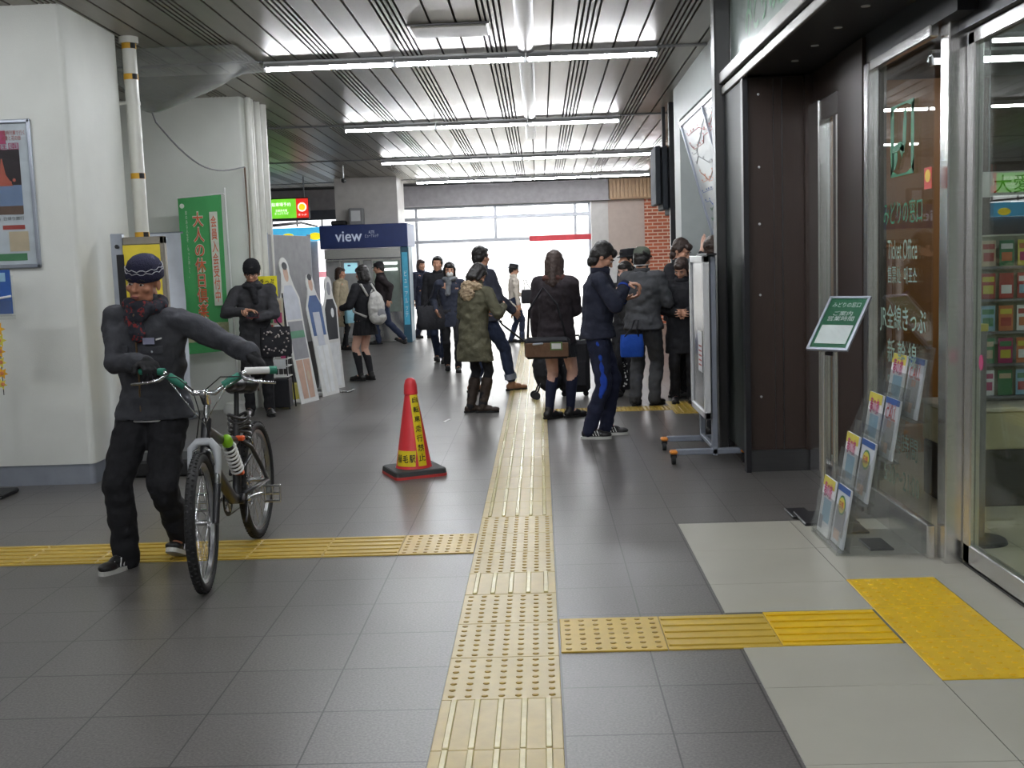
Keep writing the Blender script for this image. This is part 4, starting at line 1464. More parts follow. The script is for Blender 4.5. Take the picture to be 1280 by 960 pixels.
# ticket machines under the map
mt_ = M('machine_grey', (120, 122, 128), .35, .5)
for k in range(3):
    o = thing('ticket_machine', ['ticket machine nearest the storefront, under the fare map', 'middle ticket machine under the fare map', 'farthest ticket machine under the fare map'][k], 'ticket machine', (1.9, 9.45 + k * 1.0, 0), 0, 'ticket machines under the fare map')
    if k == 0:
        MB().bevbox((-.16, -.42, .05), (.06, .42, 1.42), .02).build('housing', mt_, o)
        MB().slab((-.162, 0, 1.18), XL, UP, .36, .26, .006).build('screen', M('machine_screen', (120, 160, 190), .2, emis=.5), o)
        MB().slab((-.162, 0, .86), XL, UP, .7, .22, .006).build('control_panel', P['dark'], o)
        MB().slab((-.170, .2, .88), XL, UP, .12, .02, .006).build('coin_slot', m_steel, o)
        pm = o
    else:
        for ch in list(pm.children):
            copy_tree(ch, o)
# dark hanging board beyond the fare wall
o = thing('hanging_display', 'dark slatted display board hanging beyond the fare map wall', 'display board', (1.58, 14.0, 2.05))
t = MB()
for k in range(3):
    t.bevbox((-.14 + k * .085, -.3, .0 - .06 * k + .08), (-.075 + k * .085, .3, .78), .01)
t.build('slat', M('display_dark', (44, 49, 56), .7), o)
MB().bevbox((-.02, -.03, .7), (.02, .03, 1.32), .004).build('hanger', m_dark, o)
struct('trim_12', MB().box((1.60, 13.6, 0), (1.70, 13.7, 3.35)), m_dark)


# ================================================================ PEOPLE
def ik(a, t, l1, l2, hint):
    d = t - a
    L_ = min(d.length, (l1 + l2) * .997)
    u = d.normalized()
    x = (l1 * l1 - l2 * l2 + L_ * L_) / (2 * L_)
    h = math.sqrt(max(l1 * l1 - x * x, 0))
    hp = V(hint) - u * V(hint).dot(u)
    hp.normalize()
    return a + u * x + hp * h, a + u * L_


def add_hand(mb, wrist, d, n, side, curl=.5, s=1.0, fat=1.0, spread=.10):
    """palm, four separate fingers and a thumb. d = pointing, n = palm normal, side = +1 left hand / -1 right hand"""
    d = d.normalized()
    n = (n - d * n.dot(d)).normalized()
    t = d.cross(n).normalized() * side          # towards the thumb
    rot = Matrix((t, d, n)).transposed()
    mb.ell(wrist + d * .045 * s, (.039 * s * fat, .054 * s, .0165 * s * fat), rot, 12, 8)
    mb.caps(wrist - d * .03 * s, wrist + d * .03 * s, .024 * s * fat, .026 * s * fat, 10)
    for i, (o_, l_) in enumerate(((.030, .072), (.010, .080), (-.010, .075), (-.029, .058))):
        p = wrist + d * (.082 - .006 * abs(i - 1)) * s + t * o_ * s
        a = spread * (1.3 - i * .9)
        dd = (d + t * a).normalized()
        seg = l_ * s / 2.6
        c = curl * .5
        for k in range(3):
            dk = (dd * math.cos(c) + n * math.sin(c)).normalized()
            q = p + dk * seg * (1.05 - .12 * k)
            mb.caps(p, q, (.0088 - .0008 * k) * s * fat, (.0083 - .0009 * k) * s * fat, 8)
            p = q
            c += curl * 1.0
    p = wrist + d * .022 * s + t * .030 * s
    q = p + (d * .55 + t * .75 + n * .25).normalized() * .038 * s
    r = q + (d * .85 + t * .25 + n * (.25 + curl * .5)).normalized() * .032 * s
    mb.caps(p, q, .013 * s * fat, .0108 * s * fat, 8).caps(q, r, .0105 * s * fat, .0085 * s * fat, 8)


def rotm(yaw=0, pitch=0, roll=0):
    return Matrix.Rotation(yaw, 3, 'Z') @ Matrix.Rotation(pitch, 3, 'X') @ Matrix.Rotation(roll, 3, 'Y')


def add_head(mb, hc, Rh, sk=1.0, female=False):
    def P_(x, y, z):
        return hc + Rh @ V((x, y, z)) * sk

    def E(x, y, z, a, b, c, n=14, k=9):
        mb.ell(P_(x, y, z), (a * sk, b * sk, c * sk), Rh, n, k)
    E(0, .014, .030, .073, .090, .080)
    E(0, -.020, -.028, .060, .066, .080)
    j = .9 if female else 1.0
    E(0, -.050, -.090, .030 * j, .028, .022)
    E(.030, -.020, -.070, .028 * j, .040, .026)
    E(-.030, -.020, -.070, .028 * j, .040, .026)
    E(.036, -.056, -.022, .026, .024, .024)
    E(-.036, -.056, -.022, .026, .024, .024)
    E(0, -.066, .024, .052, .018, .011)
    mb.caps(P_(0, -.080, .010), P_(0, -.100, -.026), .0075 * sk, .0125 * sk, 8)
    E(.012, -.088, -.030, .009, .010, .007, 8, 6)
    E(-.012, -.088, -.030, .009, .010, .007, 8, 6)
    E(0, -.080, -.056, .024, .012, .008, 10, 6)
    E(0, -.077, -.067, .019, .012, .007, 10, 6)
    for s in (-1, 1):
        E(s * .074, .012, -.008, .010, .019, .031, 8, 8)
        E(s * .078, .004, -.024, .008, .012, .012, 8, 6)
    return P_


def person(label, loc, yaw, h=1.6, lean=0, side_lean=0, head=(0, 0, 0), arms=None, feet=None, drop=0.0, top=None, bottom=None,
           legs=None, shoes=None, hair=None, headwear=None, skin=None, face=False, gloves=None, vox=.0065, seed=1, girth=1.0, female=False,
           hands=None, hip_shift=(0, 0), extra=None):
    s = h / 1.6
    skin = skin or m_skin
    root = thing('person', label, 'person', (loc[0], loc[1], 0), yaw)
    S = Matrix.Scale(s, 4)
    hipc = V((hip_shift[0], hip_shift[1], .86 - drop))
    Rl = Matrix.Rotation(side_lean, 3, 'Y') @ Matrix.Rotation(lean, 3, 'X')
    piv = hipc + V((0, 0, .05))

    def U(p):
        return piv + Rl @ (V(p) - V((0, 0, .91)))
    # joints
    sh = {+1: U((.165 * girth, 0, 1.295)), -1: U((-.165 * girth, 0, 1.295))}
    arms = arms or {}
    dflt = {+1: (.235, -.04, .80), -1: (-.235, -.04, .80)}
    A = {}
    for sd in (1, -1):
        a = arms.get(sd)
        if a is None:
            tgt, hint = U(V(dflt[sd])), V((sd * .3, 1, -.2))
        else:
            tgt = V(a[0])
            hint = V(a[1]) if len(a) > 1 else V((sd * .4, .5, -1))
        el, wr = ik(sh[sd], tgt, .265, .235, hint)
        A[sd] = (sh[sd], el, wr)
    feet = feet or {1: (.09, 0, 0, 0), -1: (-.09, 0, 0, 0)}
    Lg = {}
    for sd in (1, -1):
        f = feet[sd]
        hp = hipc + V((sd * .082, 0, -.02))
        tip = R(f[3]) if len(f) > 3 else 0
        pit = R(f[4]) if len(f) > 4 else 0
        ank = V((f[0], f[1] + .0, f[2] + .075))
        fdir = V((math.sin(tip), -math.cos(tip), 0))
        kn, an = ik(hp, ank, .405, .385, V((sd * .08, -1, 0)) + fdir * .5)
        Lg[sd] = (hp, kn, an, tip, pit)
    Rh = Rl @ rotm(head[0], head[1], head[2] if len(head) > 2 else 0)
    hc = U((0, -.012, 1.485))
    # ---- body
    b = MB()
    HP = add_head(b, hc, Rh, 1.0, female)
    b.caps(U((0, .014, 1.30)), hc + Rh @ V((0, .022, -.055)), .056 if female else .060, .050 if female else .056)
    for z0_, z1_, r_ in ((.90, 1.05, .095), (1.05, 1.24, .10)):
        b.caps(U((.03, 0, z0_)), U((.05, 0, z1_)), r_, r_)
        b.caps(U((-.03, 0, z0_)), U((-.05, 0, z1_)), r_, r_)
    b.caps(U((-.11, 0, 1.29)), U((.11, 0, 1.29)), .06, .06)
    b.ell(hipc + V((0, 0, .0)), (.145, .10, .10))
    gl = MB()
    for sd in (1, -1):
        a, e, w_ = A[sd]
        b.caps(a, e, .044, .036).caps(e, w_, .037, .024)
        d = (w_ - e).normalized()
        hd = (hands or {}).get(sd)
        dd = d if hd is None or hd[0] is None else (V(hd[0]).normalized())
        nn_ = V((-sd, -.2, 0)) if hd is None or hd[1] is None else V(hd[1])
        cu_ = .35 if hd is None else hd[2]
        if abs(dd.normalized().dot(nn_.normalized())) > .97:
            nn_ = V((0, -1, .1))
        if gloves:
            b.caps(w_, w_ + dd * .06, .018, .018)
            add_hand(gl, w_ + dd * .005, dd, nn_, sd * 1.0, cu_, 1.08, 1.25)
        else:
            add_hand(b, w_ + dd * .005, dd, nn_, sd * 1.0, cu_, 1.02)
        hp, kn, an, tip, pit = Lg[sd]
        thin = bottom == 'trousers'
        b.caps(hp, kn, .058 if thin else .080 * girth, .042 if thin else .054)
        cm = kn.lerp(an, .3) + V((0, .012, 0))
        b.caps(kn, cm, .040 if thin else .052, .040 if thin else .053).caps(cm, an, .040 if thin else .052, .030 if thin else .034)
        b.caps(an, an + V((math.sin(tip), -math.cos(tip), 0)) * .1 - V((0, 0, .04)), .034, .025)
    b.xf(S)
    body = fuse(b, 'body', skin, vox, root, 2)
    if gloves:
        gl.xf(S)
        fuse(gl, 'gloves', gloves, .0042, root, 2)
    # ---- face
    if face:
        for sd in (1, -1):
            e = MB().ell(HP(sd * .029, -.0765, .001), (.0125, .0075, .0055), Rh, 10, 8).xf(S).build('eye', M('eye_white', (206, 200, 192), .3), root, True)
            MB().ell(HP(sd * .029, -.0825, .001), (.0052, .003, .0052), Rh, 8, 6).xf(S).build('iris', m_black, e, True)
            MB().tube([HP(sd * .014, -.087, .021), HP(sd * .030, -.087, .026), HP(sd * .048, -.076, .020)], [.0028, .0042, .002], 6).xf(S).build('eyebrow', m_hair, root, True)
            MB().tube([HP(sd * .016, -.083, .0075), HP(sd * .029, -.086, .0095), HP(sd * .043, -.078, .006)], .0018, 6).xf(S).build('eyelid', M('lid', (120, 84, 70), .6), root, True)
        MB().ell(HP(0, -.0905, -.0575), (.021, .005, .0042), Rh, 10, 6).ell(HP(0, -.087, -.066), (.017, .005, .0045), Rh, 10, 6).xf(S).build('lips', M('lips', (164, 100, 92), .5), root, True)
        MB().tube([HP(-.021, -.0875, -.062), HP(0, -.0955, -.0615), HP(.021, -.0875, -.062)], .0013, 5).xf(S).build('mouth_line', M('mouth_dark', (70, 36, 34), .6), root, True)
    # ---- hair
    if hair:
        kind, hm = hair
        hb_ = MB()

        def HE(x, y, z, a, b_, c, k=8):
            hb_.ell(HP(x, y, z), (a, b_, c), Rh, 14, k)
        HE(0, .026, .042, .083, .093, .083)
        HE(0, .055, -.005, .075, .060, .075)
        HE(0, -.050, .078, .052, .036, .026)
        for sd in (1, -1):
            HE(sd * .066, .014, .018, .020, .045, .045)
        if kind in ('long', 'bob', 'boy'):
            HE(0, -.058, .060, .058, .030, .030)
        if kind in ('short', 'boy'):
            HE(0, .064, -.035, .060, .040, .055)
            if kind == 'boy':
                HE(0, .060, -.070, .052, .036, .042)
                HE(0, .052, -.095, .052, .034, .036)
                HE(.035, .04, -.07, .035, .04, .045)
                HE(-.035, .04, -.07, .035, .04, .045)
        if kind in ('long', 'bob'):
            lz = -.20 if kind == 'long' else -.09
            for sd in (1, -1):
                hb_.caps(HP(sd * .066, .02, .02), HP(sd * .070, .022, lz), .030, .022)
            hb_.caps(HP(0, .06, .0), HP(0, .072, lz), .062, .05)
            hb_.caps(HP(.04, .055, .0), HP(.05, .06, lz), .045, .03)
            hb_.caps(HP(-.04, .055, .0), HP(-.05, .06, lz), .045, .03)
        if kind == 'bun':
            HE(0, .10, .05, .035, .035, .035)
        if kind == 'tail':
            hb_.caps(HP(0, .10, .03), HP(0, .135, -.12), .030, .018)
        hb_.xf(S)
        fuse(hb_, 'hair', hm, .007, root, 2, .004, 26, seed)
    if headwear:
        kind, hm = headwear[:2]
        HR = Rh.to_4x4()
        HR = HR @ Matrix.Rotation(R(8), 4, 'X') if headwear[0] == 'beanie' else HR
        HR.translation = HP(0, .016, .042 if headwear[0] == 'beanie' else .030)
        if kind == 'beanie':
            pr = [(.088, -.012), (.092, .012), (.091, .04), (.080, .066), (.056, .088), (.026, .099), (0, .101)]
            w1 = MB().lathe(pr, n=32, cap=True)
            w1.v = [V((p.x * .93, p.y * 1.10, p.z)) for p in w1.v]
            hw = w1.xf(HR).xf(S).build('beanie', hm, root, True, 60)
            w2_ = MB().lathe([(.0905, -.022), (.0965, -.016), (.0975, .012), (.093, .020), (.088, .018)], n=32, cap=False)
            w2_.v = [V((p.x * .93, p.y * 1.10, p.z)) for p in w2_.v]
            w2_.xf(HR).xf(S).build('folded_brim', hm, hw, True, 60)
            if len(headwear) > 2:
                for rr_, zz_ in ((0, .024), (1, .040)):
                    pts = []
                    for k in range(40):
                        a = 2 * PI * k / 40
                        rr = .0945 - .001 * rr_
                        pts.append(V((rr * .93 * math.cos(a), rr * 1.10 * math.sin(a), zz_ + .005 * math.sin(a * 12 + PI * rr_))))
                    MB().tube(pts, .0022, 5, True).xf(HR).xf(S).build('knit_pattern', headwear[2], hw, True)
        if kind in ('cap', 'hat'):
            pr = [(.086, .0), (.089, .02), (.086, .05), (.072, .074), (.040, .090), (0, .094)]
            if kind == 'hat':
                pr = [(.086, .0), (.086, .05), (.078, .085), (.06, .09), (0, .078)]
            w1 = MB().lathe(pr, n=32)
            w1.v = [V((p.x * .95, p.y * 1.12, p.z)) for p in w1.v]
            hw = w1.xf(HR).xf(S).build(kind, hm, root, True, 60)
            if kind == 'hat':
                w2_ = MB().lathe([(.080, .004), (.118, -.004), (.122, .0), (.118, .004), (.08, .012)], n=32, cap=False)
                w2_.v = [V((p.x * .95, p.y * 1.12, p.z)) for p in w2_.v]
            else:
                w2_ = MB()
                top_ = [V((.075 * math.sin(t_), -.070 - .075 * math.cos(t_), .004 - .012 * math.cos(t_))) for t_ in [R(q) for q in range(-90, 91, 15)]]
                w2_.rings([[p + V((0, 0, q)) for p in top_] for q in (0, .006)])
            w2_.xf(HR).xf(S).build('brim', hm, hw)
    # ---- trousers, skirt, stockings
    if bottom == 'trousers':
        tm, fat = legs[0], legs[1] if len(legs) > 1 else 1.0
        t = MB()
        t.ell(hipc + V((0, 0, .01)), (.160 * girth, .118 * girth, .12))
        for sd in (1, -1):
            hp, kn, an, tip, pit = Lg[sd]
            t.caps(hp, kn, .092 * fat, .066 * fat)
            lo = an + (kn - an).normalized() * (legs[2] if len(legs) > 2 else -.01)
            md = kn.lerp(lo, .45) + V((0, .008, 0))
            t.caps(kn, md, .066 * fat, .062 * fat).caps(md, lo, .062 * fat, .056 * fat)
        t.xf(S)
        fuse(t, 'trousers', tm, .0095, root, 3, .010 * fat, 10, seed + 5)
    if bottom == 'skirt':
        tm, hem = legs[0], legs[1]
        rs = []
        for k, z in enumerate((.97, .90, .80, hem + .05, hem)):
            q = (.97 - z) / (.97 - hem)
            ring = []
            for i in range(72):
                a = 2 * PI * i / 72
                pl_ = 1 + .045 * q * math.sin(a * 18)
                c_ = piv + V((0, 0, z - .91 - drop * 0))
                ring.append(c_ + V(((.135 + .065 * q) * pl_ * math.cos(a) * girth, (.105 + .055 * q) * pl_ * math.sin(a), 0)))
            rs.append(ring)
        MB().rings(rs).xf(S).build('skirt', tm, root, True, 50)
    if shoes:
        smat, sole, kind = shoes
        for sd in (1, -1):
            hp, kn, an, tip, pit = Lg[sd]
            F = Matrix.Translation(an - V((0, 0, .075))) @ Matrix.Rotation(tip, 4, 'Z') @ Matrix.Translation((0, -.09, 0)) @ Matrix.Rotation(pit, 4, 'X') @ Matrix.Translation((0, .09, 0))
            t = MB()
            t.ell((0, .022, .045), (.036, .048, .042)).ell((0, -.045, .045), (.038, .075, .038)).ell((0, -.125, .034), (.043, .058, .027))
            t.caps((0, .005, .06), (0, .004, .095), .040, .040)
            t.xf(F)
            if kind == 'boots':
                t.caps(F @ V((0, .0, .06)), kn.lerp(an, .30), .046, .066)
            t.xf(S)
            so = fuse(t, 'boot' if kind == 'boots' else 'shoe', smat, .006, root, 2, .0015 if kind != 'boots' else .005, 20, seed)
            pl_ = []
            for k in range(24):
                a = 2 * PI * k / 24
                y_ = -.052 + .128 * math.sin(a)
                w_ = .040 * abs(math.cos(a)) ** .6 * (1 if math.cos(a) > 0 else -1) * (1.08 if y_ < -.05 else .86)
                pl_.append((w_, y_))
            MB().prism(pl_, (0, 0, 0), (1, 0, 0), (0, 1, 0), (0, 0, .022)).xf(F).xf(S).build('sole', sole, so)
            if kind == 'sneakers':
                lc = MB()
                for k in range(4):
                    lc.tube([F @ V((-.022, -.045 - .018 * k, .080 - .008 * k)), F @ V((0, -.05 - .018 * k, .087 - .009 * k)), F @ V((.022, -.045 - .018 * k, .080 - .008 * k))], .003, 5)
                lc.xf(S).build('laces', m_wht, so)
                st_ = MB()
                for k in range(3):
                    for q in (-1, 1):
                        st_.caps(F @ V((q * .037, -.035 - .022 * k, .030)), F @ V((q * .030, -.02 - .022 * k, .068)), .0035, .0035, 6)
                st_.xf(S).build('stripes', m_wht, so)
    if extra and 'socks' in extra:
        t = MB()
        for sd in (1, -1):
            hp, kn, an, tip, pit = Lg[sd]
            cm = kn.lerp(an, .36) + V((0, .012, 0))
            t.caps(kn.lerp(an, .16), cm, .055, .057).caps(cm, an, .056, .039)
        t.xf(S)
        fuse(t, 'knee_socks', extra['socks'], .007, root, 1, .002, 12, seed)
    # ---- jacket or coat
    if top:
        tm = top['mat']
        hem = top.get('hem', .80)
        puff = top.get('puff', 1.0)
        fl = top.get('flare', .014)
        t = MB()
        zs = [hem, (hem + .95) / 2, .95, 1.08, 1.18, 1.26, 1.315, 1.35]
        rx = [.152 + fl, .150 + fl * .6, .146, .154, .165, .168, .135, .085]
        ry = [.122 + fl * .8, .118 + fl * .5, .110, .116, .120, .108, .086, .074]
        rs = []
        for z, a_, b_ in zip(zs, rx, ry):
            low = z < .91
            c_ = (piv + V((0, 0, z - .91)) + (Rl @ V((0, 0, -.0)))) if low else U((0, .004, z))
            Rr = Matrix.Identity(3) if low else Rl
            rs.append([c_ + Rr @ V((a_ * girth * puff * math.cos(2 * PI * i / 24), b_ * girth * puff * math.sin(2 * PI * i / 24), 0)) for i in range(24)])
        t.rings(rs)
        for sd in (1, -1):
            a, e, w_ = A[sd]
            t.caps(U((sd * .09, 0, 1.30)), a, .062 * puff, .064 * puff)
            sl = top.get('sleeve', 1.0)
            t.caps(a, e, .063 * puff, .054 * puff)
            t.caps(e, e.lerp(w_, sl * .97), .054 * puff, .043 * puff)
        t.caps(U((0, .012, 1.33)), U((0, .002, 1.395)), .068, .062)
        t.xf(S)
        jk = fuse(t, top.get('name', 'jacket'), tm, .0095, root, 3, top.get('amp', .010), 9, seed)
        if top.get('collar', True):
            cl_ = MB().lathe([(.070, 0), (.078, .0), (.080, .055), (.072, .060), (.066, .055)], n=28, cap=False)
            cm_ = Rl.to_4x4()
            cm_.translation = U((0, .004, 1.335))
            cl_.xf(cm_).xf(S).build('collar', top.get('collar_mat', tm), jk, True)
        if top.get('hood'):
            hd_ = MB()
            pts = [U((.105 * math.cos(a), .055 + .075 * math.sin(a) * 1.0, 1.335 + .03 * math.sin(a))) for a in [2 * PI * k / 18 for k in range(18)]]
            for k in range(18):
                hd_.caps(pts[k], pts[(k + 1) % 18], .040, .040, 8)
            hd_.ell(U((0, .13, 1.27)), (.10, .05, .09))
            hd_.xf(S)
            ho = fuse(hd_, 'hood', top['hood'], .008, jk, 1, .016, 34, seed)
    return dict(root=root, s=s, A=A, U=U, HP=HP, Rh=Rh, L=Lg, S=S, Rl=Rl, piv=piv)


def w2l(p, root_loc, yaw, h):
    """world point -> the person's own base frame (1.6 m figure)"""
    q = V(p) - V((root_loc[0], root_loc[1], 0))
    return Matrix.Rotation(-yaw, 3, 'Z') @ q / (h / 1.6)


def fbox(P_, name, mat, parent, o, x, y, w_, h_, t_):
    return MB().slab(o, x, y, w_, h_, t_).build(name, mat, parent)


m_jgrey = cloth('jacket_charcoal', (66, 67, 72))
m_pblack = cloth('trousers_black', (38, 38, 41))
m_cgrey = cloth('coat_dark_grey', (62, 62, 66))
m_navy = cloth('jacket_navy', (42, 45, 60))  # navy lightened in its colour to stand in for the exit's veiling glare
m_blackc = cloth('cloth_black', (42, 42, 46))  # black lifted to dark grey, glare from the exit put into the colour
m_olive = cloth('parka_olive', (84, 82, 66), bump=.7)
m_fur = cloth('fur_tan', (170, 150, 124), var=.3, bs=120, bump=1.0)
m_shoeb = M('shoe_black', (34, 33, 34), .4)
m_soleb = M('sole_black', (22, 22, 22), .8)
m_solew = M('sole_white', (204, 204, 198), .6)
m_jean = cloth('jeans_blue', (44, 52, 74))

def plaid(name):
    mt = bpy.data.materials.new(name)
    mt.use_nodes = True
    nt = mt.node_tree
    b = nt.nodes['Principled BSDF']
    b.inputs['Roughness'].default_value = .9
    tc = nt.nodes.new('ShaderNodeTexCoord')
    mp = nt.nodes.new('ShaderNodeMapping')
    mp.inputs['Rotation'].default_value = (.3, .5, .4)
    ck = nt.nodes.new('ShaderNodeTexChecker')
    ck.inputs['Scale'].default_value = 19
    ck.inputs['Color1'].default_value = (*lin((36, 38, 48)), 1)
    ck.inputs['Color2'].default_value = (*lin((124, 40, 40)), 1)
    nz = nt.nodes.new('ShaderNodeTexNoise')
    nz.inputs['Scale'].default_value = 13
    mx = nt.nodes.new('ShaderNodeMix')
    mx.data_type = 'RGBA'
    mr = nt.nodes.new('ShaderNodeMapRange')
    mr.inputs['From Min'].default_value = .42
    mr.inputs['From Max'].default_value = .50
    nt.links.new(nz.outputs['Fac'], mr.inputs['Value'])
    nt.links.new(mr.outputs['Result'], mx.inputs[0])
    nt.links.new(tc.outputs['Object'], mp.inputs[0])
    nt.links.new(mp.outputs[0], ck.inputs[0])
    nt.links.new(ck.outputs[0], mx.inputs[6])
    mx.inputs[7].default_value = (*lin((36, 38, 48)), 1)
    nt.links.new(mx.outputs[2], b.inputs['Base Color'])
    return mt


# ---------------- the man pushing the bicycle
ML, MY, MH = (-2.02, 5.68), R(-8), 1.62
gripL = V((-1.395, 5.42, 1.045))
gripR = V((-1.90, 5.30, 1.045))
p = person('older man in a dark grey jacket and navy beanie pushing a bicycle', ML, MY, MH, lean=R(7), side_lean=R(3), head=(R(0), R(0), R(3)),
           arms={1: (w2l(gripL + V((-.05, .03, .055)), ML, MY, MH), (.3, .8, -.35)), -1: (w2l(gripR + V((-.04, .07, .035)), ML, MY, MH), (-1, .25, -.5))},
           hands={1: (V((.55, -.35, -.45)), V((0, -.3, -1)), .95), -1: (V((.62, -.7, -.15)), V((0, .0, -1)), .8)},
           feet={-1: (-.15, -.12, .0, -16, 0), 1: (.05, .10, .035, 4, -24)}, drop=.03,
           top=dict(mat=m_jgrey, hem=.79, puff=1.10, amp=.015, flare=.032), bottom='trousers', legs=(m_pblack, 1.16, -.035), shoes=(m_shoeb, m_solew, 'sneakers'),
           headwear=('beanie', cloth('beanie_navy', (40, 40, 62), bump=.8, bs=140), M('knit_white', (190, 190, 196), .8)), skin=M('skin_tanned', (172, 118, 92), .5, var=.1, vs=20, bump=.15, bs=60), face=True, gloves=cloth('glove_black', (26, 26, 28)), vox=.0048, seed=3, girth=1.03)
S_, U, HP, Rh, A, rt = p['S'], p['U'], p['HP'], p['Rh'], p['A'], p['root']
# scarf, plaid: black cloth with red parts
sc1 = MB()
for k in range(14):
    a, a2 = 2 * PI * k / 14, 2 * PI * (k + 1) / 14
    sc1.caps(U((.080 * math.cos(a), -.01 + .080 * math.sin(a), 1.372 + .010 * math.sin(2 * a))), U((.080 * math.cos(a2), -.01 + .080 * math.sin(a2), 1.372 + .010 * math.sin(2 * a2))), .036, .036, 8)
sc1.caps(U((-.03, -.095, 1.33)), U((.01, -.125, 1.24)), .045, .040).caps(U((.03, -.085, 1.37)), U((.01, -.11, 1.32)), .036, .036)
sc1.xf(S_)
scf = fuse(sc1, 'scarf', plaid('scarf_plaid'), .006, rt, 2, .006, 22, 4)
# zip, pockets and badge
jk = [c for c in rt.children if c.name.startswith('jacket')][0]
zp = MB()
for k in range(12):
    z_ = .84 + .042 * k
    yy_ = -.136 if z_ > .95 else -.142
    a = U((0, yy_, z_)) if z_ >= .91 else p['piv'] + V((0, yy_ - .002, z_ - .91))
    b_ = U((0, yy_, z_ + .04)) if z_ + .04 >= .91 else p['piv'] + V((0, yy_ - .002, z_ + .04 - .91))
    zp.caps(a, b_, .005, .005, 6)
zp.xf(S_).build('zip', M('zip_brass', (110, 90, 66), .4, .5), jk, True)
for sd in (1, -1):
    f_ = MB().slab(U((sd * .085, -.134, 1.17)), Rh.to_3x3() @ V((1, 0, 0)) if 0 else p['Rl'] @ V((1, -sd * -.28, 0)), p['Rl'] @ V((0, 0, 1)), .10, .035, .006).xf(S_)
    fo = f_.build('pocket_flap', m_jgrey, jk)
    MB().ell(U((sd * .085, -.145, 1.162)), (.006, .004, .006)).xf(S_).build('stud', m_alum, fo, True)
MB().slab(U((.07, -.140, 1.215)), p['Rl'] @ V((1, .25, 0)), p['Rl'] @ V((0, 0, 1)), .055, .032, .004).xf(S_).build('badge', M('badge_grey', (140, 142, 166), .5), jk)
MB().slab(U((.118, -.128, 1.225)), p['Rl'] @ V((1, .3, .25)), p['Rl'] @ V((0, 0, 1)), .03, .008, .004).xf(S_).build('white_tag', m_wht, jk)
MB().tube([p['piv'] + V((.165 * math.cos(a), .13 * math.sin(a), -.125)) for a in [R(q) for q in range(200, 345, 12)]], .006, 6).xf(S_).build('shirt_hem', m_wht, jk, True)

# ---------------- woman with the phone
WL, WY, WH = (-2.96, 11.45), R(10), 1.60
p = person('woman in a dark grey coat and black beanie looking down at a phone', WL, WY, WH, lean=R(4), head=(R(-6), R(15)),
           arms={1: (V((.02, -.26, 1.03)), (1, .3, -.8)), -1: (V((-.09, -.25, 1.10)), (-1, .2, -.7))},
           hands={1: (V((-.8, -.5, .2)), V((0, 0, 1)), .5), -1: (V((.85, -.35, .1)), V((0, 0, -1)), .4)},
           feet={1: (.10, -.05, 0, 12), -1: (-.10, .04, 0, -10)}, top=dict(mat=m_cgrey, hem=.60, puff=1.08, flare=.02, name='coat', amp=.013), bottom='trousers', legs=(m_pblack, .98),
           shoes=(m_shoeb, m_soleb, 'plain'), hair=('short', m_hair), headwear=('beanie', cloth('beanie_black', (34, 34, 38), bump=.8, bs=140)), face=True, seed=6, female=True, vox=.006)
S_, U, HP, rt = p['S'], p['U'], p['HP'], p['root']
gl_ = MB()
for sd in (1, -1):
    gl_.tube([HP(sd * .030 + .021 * math.cos(a), -.094, .0 + .014 * math.sin(a)) for a in [2 * PI * k / 14 for k in range(14)]], .0016, 5, True)
    gl_.tube([HP(sd * .051, -.092, .004), HP(sd * .076, -.04, .004), HP(sd * .078, .015, .0)], .0016, 5)
gl_.tube([HP(-.009, -.096, .004), HP(.009, -.096, .004)], .0016, 5)
gl_.xf(S_).build('glasses', m_dark, rt, True)
sf = MB()
for k in range(12):
    a, a2 = 2 * PI * k / 12, 2 * PI * (k + 1) / 12
    sf.caps(U((.078 * math.cos(a), -.01 + .078 * math.sin(a), 1.345)), U((.078 * math.cos(a2), -.01 + .078 * math.sin(a2), 1.345)), .036, .036, 8)
sf.caps(U((0, -.09, 1.34)), U((.03, -.13, 1.20)), .045, .035)
sf.xf(S_)
fuse(sf, 'scarf', m_blackc, .007, rt, 2, .008, 18, 8)
ph = thing('phone', 'phone in a dark red case held by the woman in the black beanie', 'phone', (WL[0] + .06, WL[1] - .36, 1.06), WY)
MB().bevbox((-.055, -.03, -.02), (.075, .05, -.008), .004, Matrix.Rotation(R(28), 4, 'X')).build('case', cloth('case_red', (84, 36, 40)), ph)
MB().bevbox((-.048, -.025, -.008), (.068, .045, -.005), .001, Matrix.Rotation(R(28), 4, 'X')).build('screen', M('phone_screen', (40, 44, 52), .1), ph)


